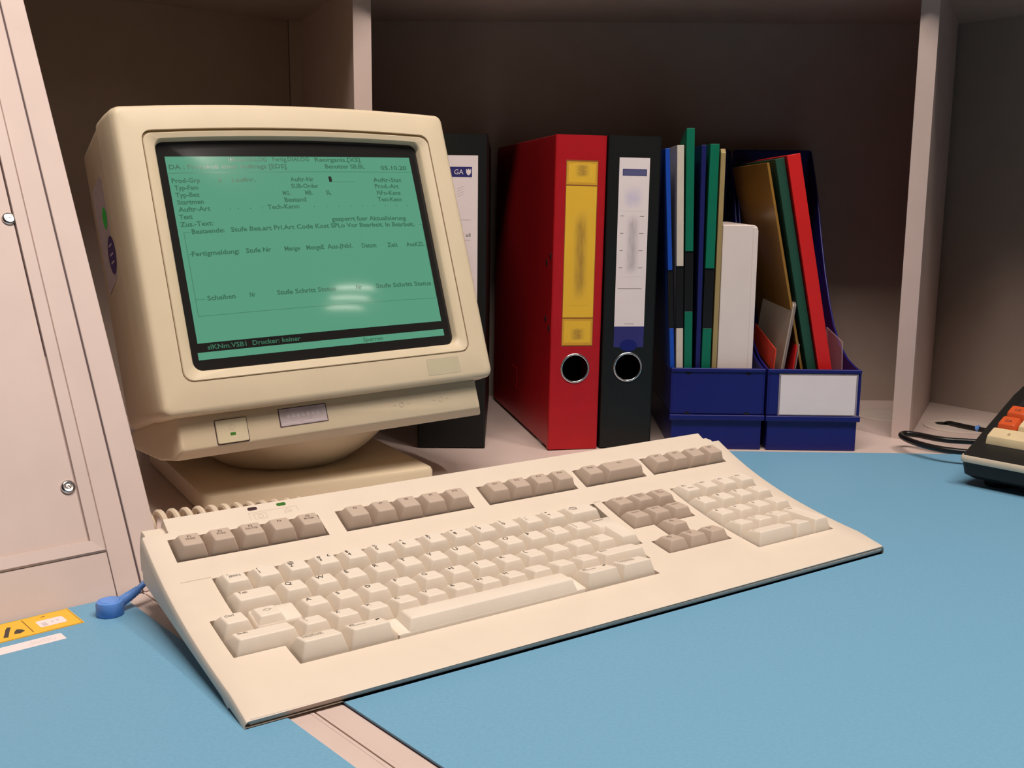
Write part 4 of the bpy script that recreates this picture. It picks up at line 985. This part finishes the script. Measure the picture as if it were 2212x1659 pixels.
# ================================================================== SMALL THINGS ON THE LEFT MAT
ZM = 1.8
sn = thing('grounding_plug', 'round blue grounding plug with a short blue lead on the left mat', 'plug', (-254.0, 617.0, ZM))
b = MB(); b.lathe([(7.6, 0), (8.1, .6), (8.1, 7.2), (7.5, 8.6), (6.1, 9.2), (5.9, 8.9), (5.6, 9.3), (1, 9.4)], (0, 0), 36); b.build('cap', M['snap'], sn, sharp=40)
pth = smooth_path([(4, 6, 5.4), (8.2, 12.5, 7.6), (11.5, 17.5, 9.6)], 6); b = MB()
b.tube(pth, 2.4, 12, radii=[3.6 - 1.3 * i / (len(pth) - 1) + (.25 if i % 2 and i > 4 else 0) for i in range(len(pth))]); b.build('strain_relief', M['snap'], sn, sharp=60)
b = MB(); b.tube(smooth_path([(11, 16.8, 9.4), (17, 25, 15), (25, 34, 22.5), (34, 42, 28.5), (44, 49, 30)], 8), 1.9, 12); b.build('lead', M['snap'], sn)
def mat_label(name, label, o0, w_, h_, fn_build, th=.15):
    t = thing(name, label, 'label', (o0[0], o0[1], ZM), math.radians(42.5)); fn_build(t, w_, h_); return t
def yl(t, w_, h_):
    b = MB(); b.box(-w_, 0, 0, h_, 0, .15)
    f = lambda z: (lambda x, y: (x, y, z))
    b.quad2(f(.18), -w_ + .6, -.6, .6, h_ - .6, 2); b.quad2(f(.2), -w_ + 1.0, -1.0, 1.0, h_ - 1.0, 0)
    b.build('backing', [M['yellow'], M['yellow'], M['brown']], t)
    b = MB(); b.poly2(f(.24), rr(-22.5, -7.0, 8.0, 19.0, 1.5, ns=2, nc=3), 0)
    b.quad2(f(.27), -20.5, -17.5, 9.5, 15, 1); b.quad2(f(.27), -15, -13.4, 12.6, 14.2, 1); b.quad2(f(.27), -11.8, -10.4, 13.2, 15.0, 1)
    tag(b.build('text_field', [M['paperw'], M['smudgew']], t), 'pale text field')
    b = MB(); b.quad2(f(.24), -28.2, -27.6, 4, 26, 1)
    b.poly2(f(.25), [(-44, 6), (-41.5, 5.2), (-39, 12), (-37.0, 17), (-35.8, 19.6), (-37.6, 20.8), (-39.6, 17.4), (-41.6, 12)], 0)
    b.poly2(f(.25), [(-37.6, 8.0), (-34.5, 7.2), (-31.0, 9.4), (-32, 12.8), (-34.2, 14.4), (-36, 12)], 0)
    b.poly2(f(.25), [(-18, 24.2), (-15, 25.4), (-14.6, 24.6), (-16, 23.6)], 1)
    tag(b.build('warning_symbol', [M['ink'], M['brown']], t), 'dark hand symbol')
mat_label('warning_label', 'yellow warning label stuck on the left mat by the cabinet', (-264.2, 603.8), 62, 29, yl)
def wl_(t, w_, h_):
    b = MB(); b.box(-w_, 0, 0, h_, 0, .12)
    f = lambda x, y: (x, y, .15)
    for q in range(9): b.quad2(f, -19.5 + q * 1.7, -18.4 + q * 1.7, 3.6, 4.6, 1)
    for q in range(7): b.quad2(f, -18 + q * 1.7, -16.9 + q * 1.7, 6.0, 7.0, 1)
    b.build('paper_strip', [M['paperw'], M['smudgew']], t)
mat_label('paper_label', 'narrow white label strip just in front of the yellow label', (-264.8, 580.2), 55, 10.2, wl_)
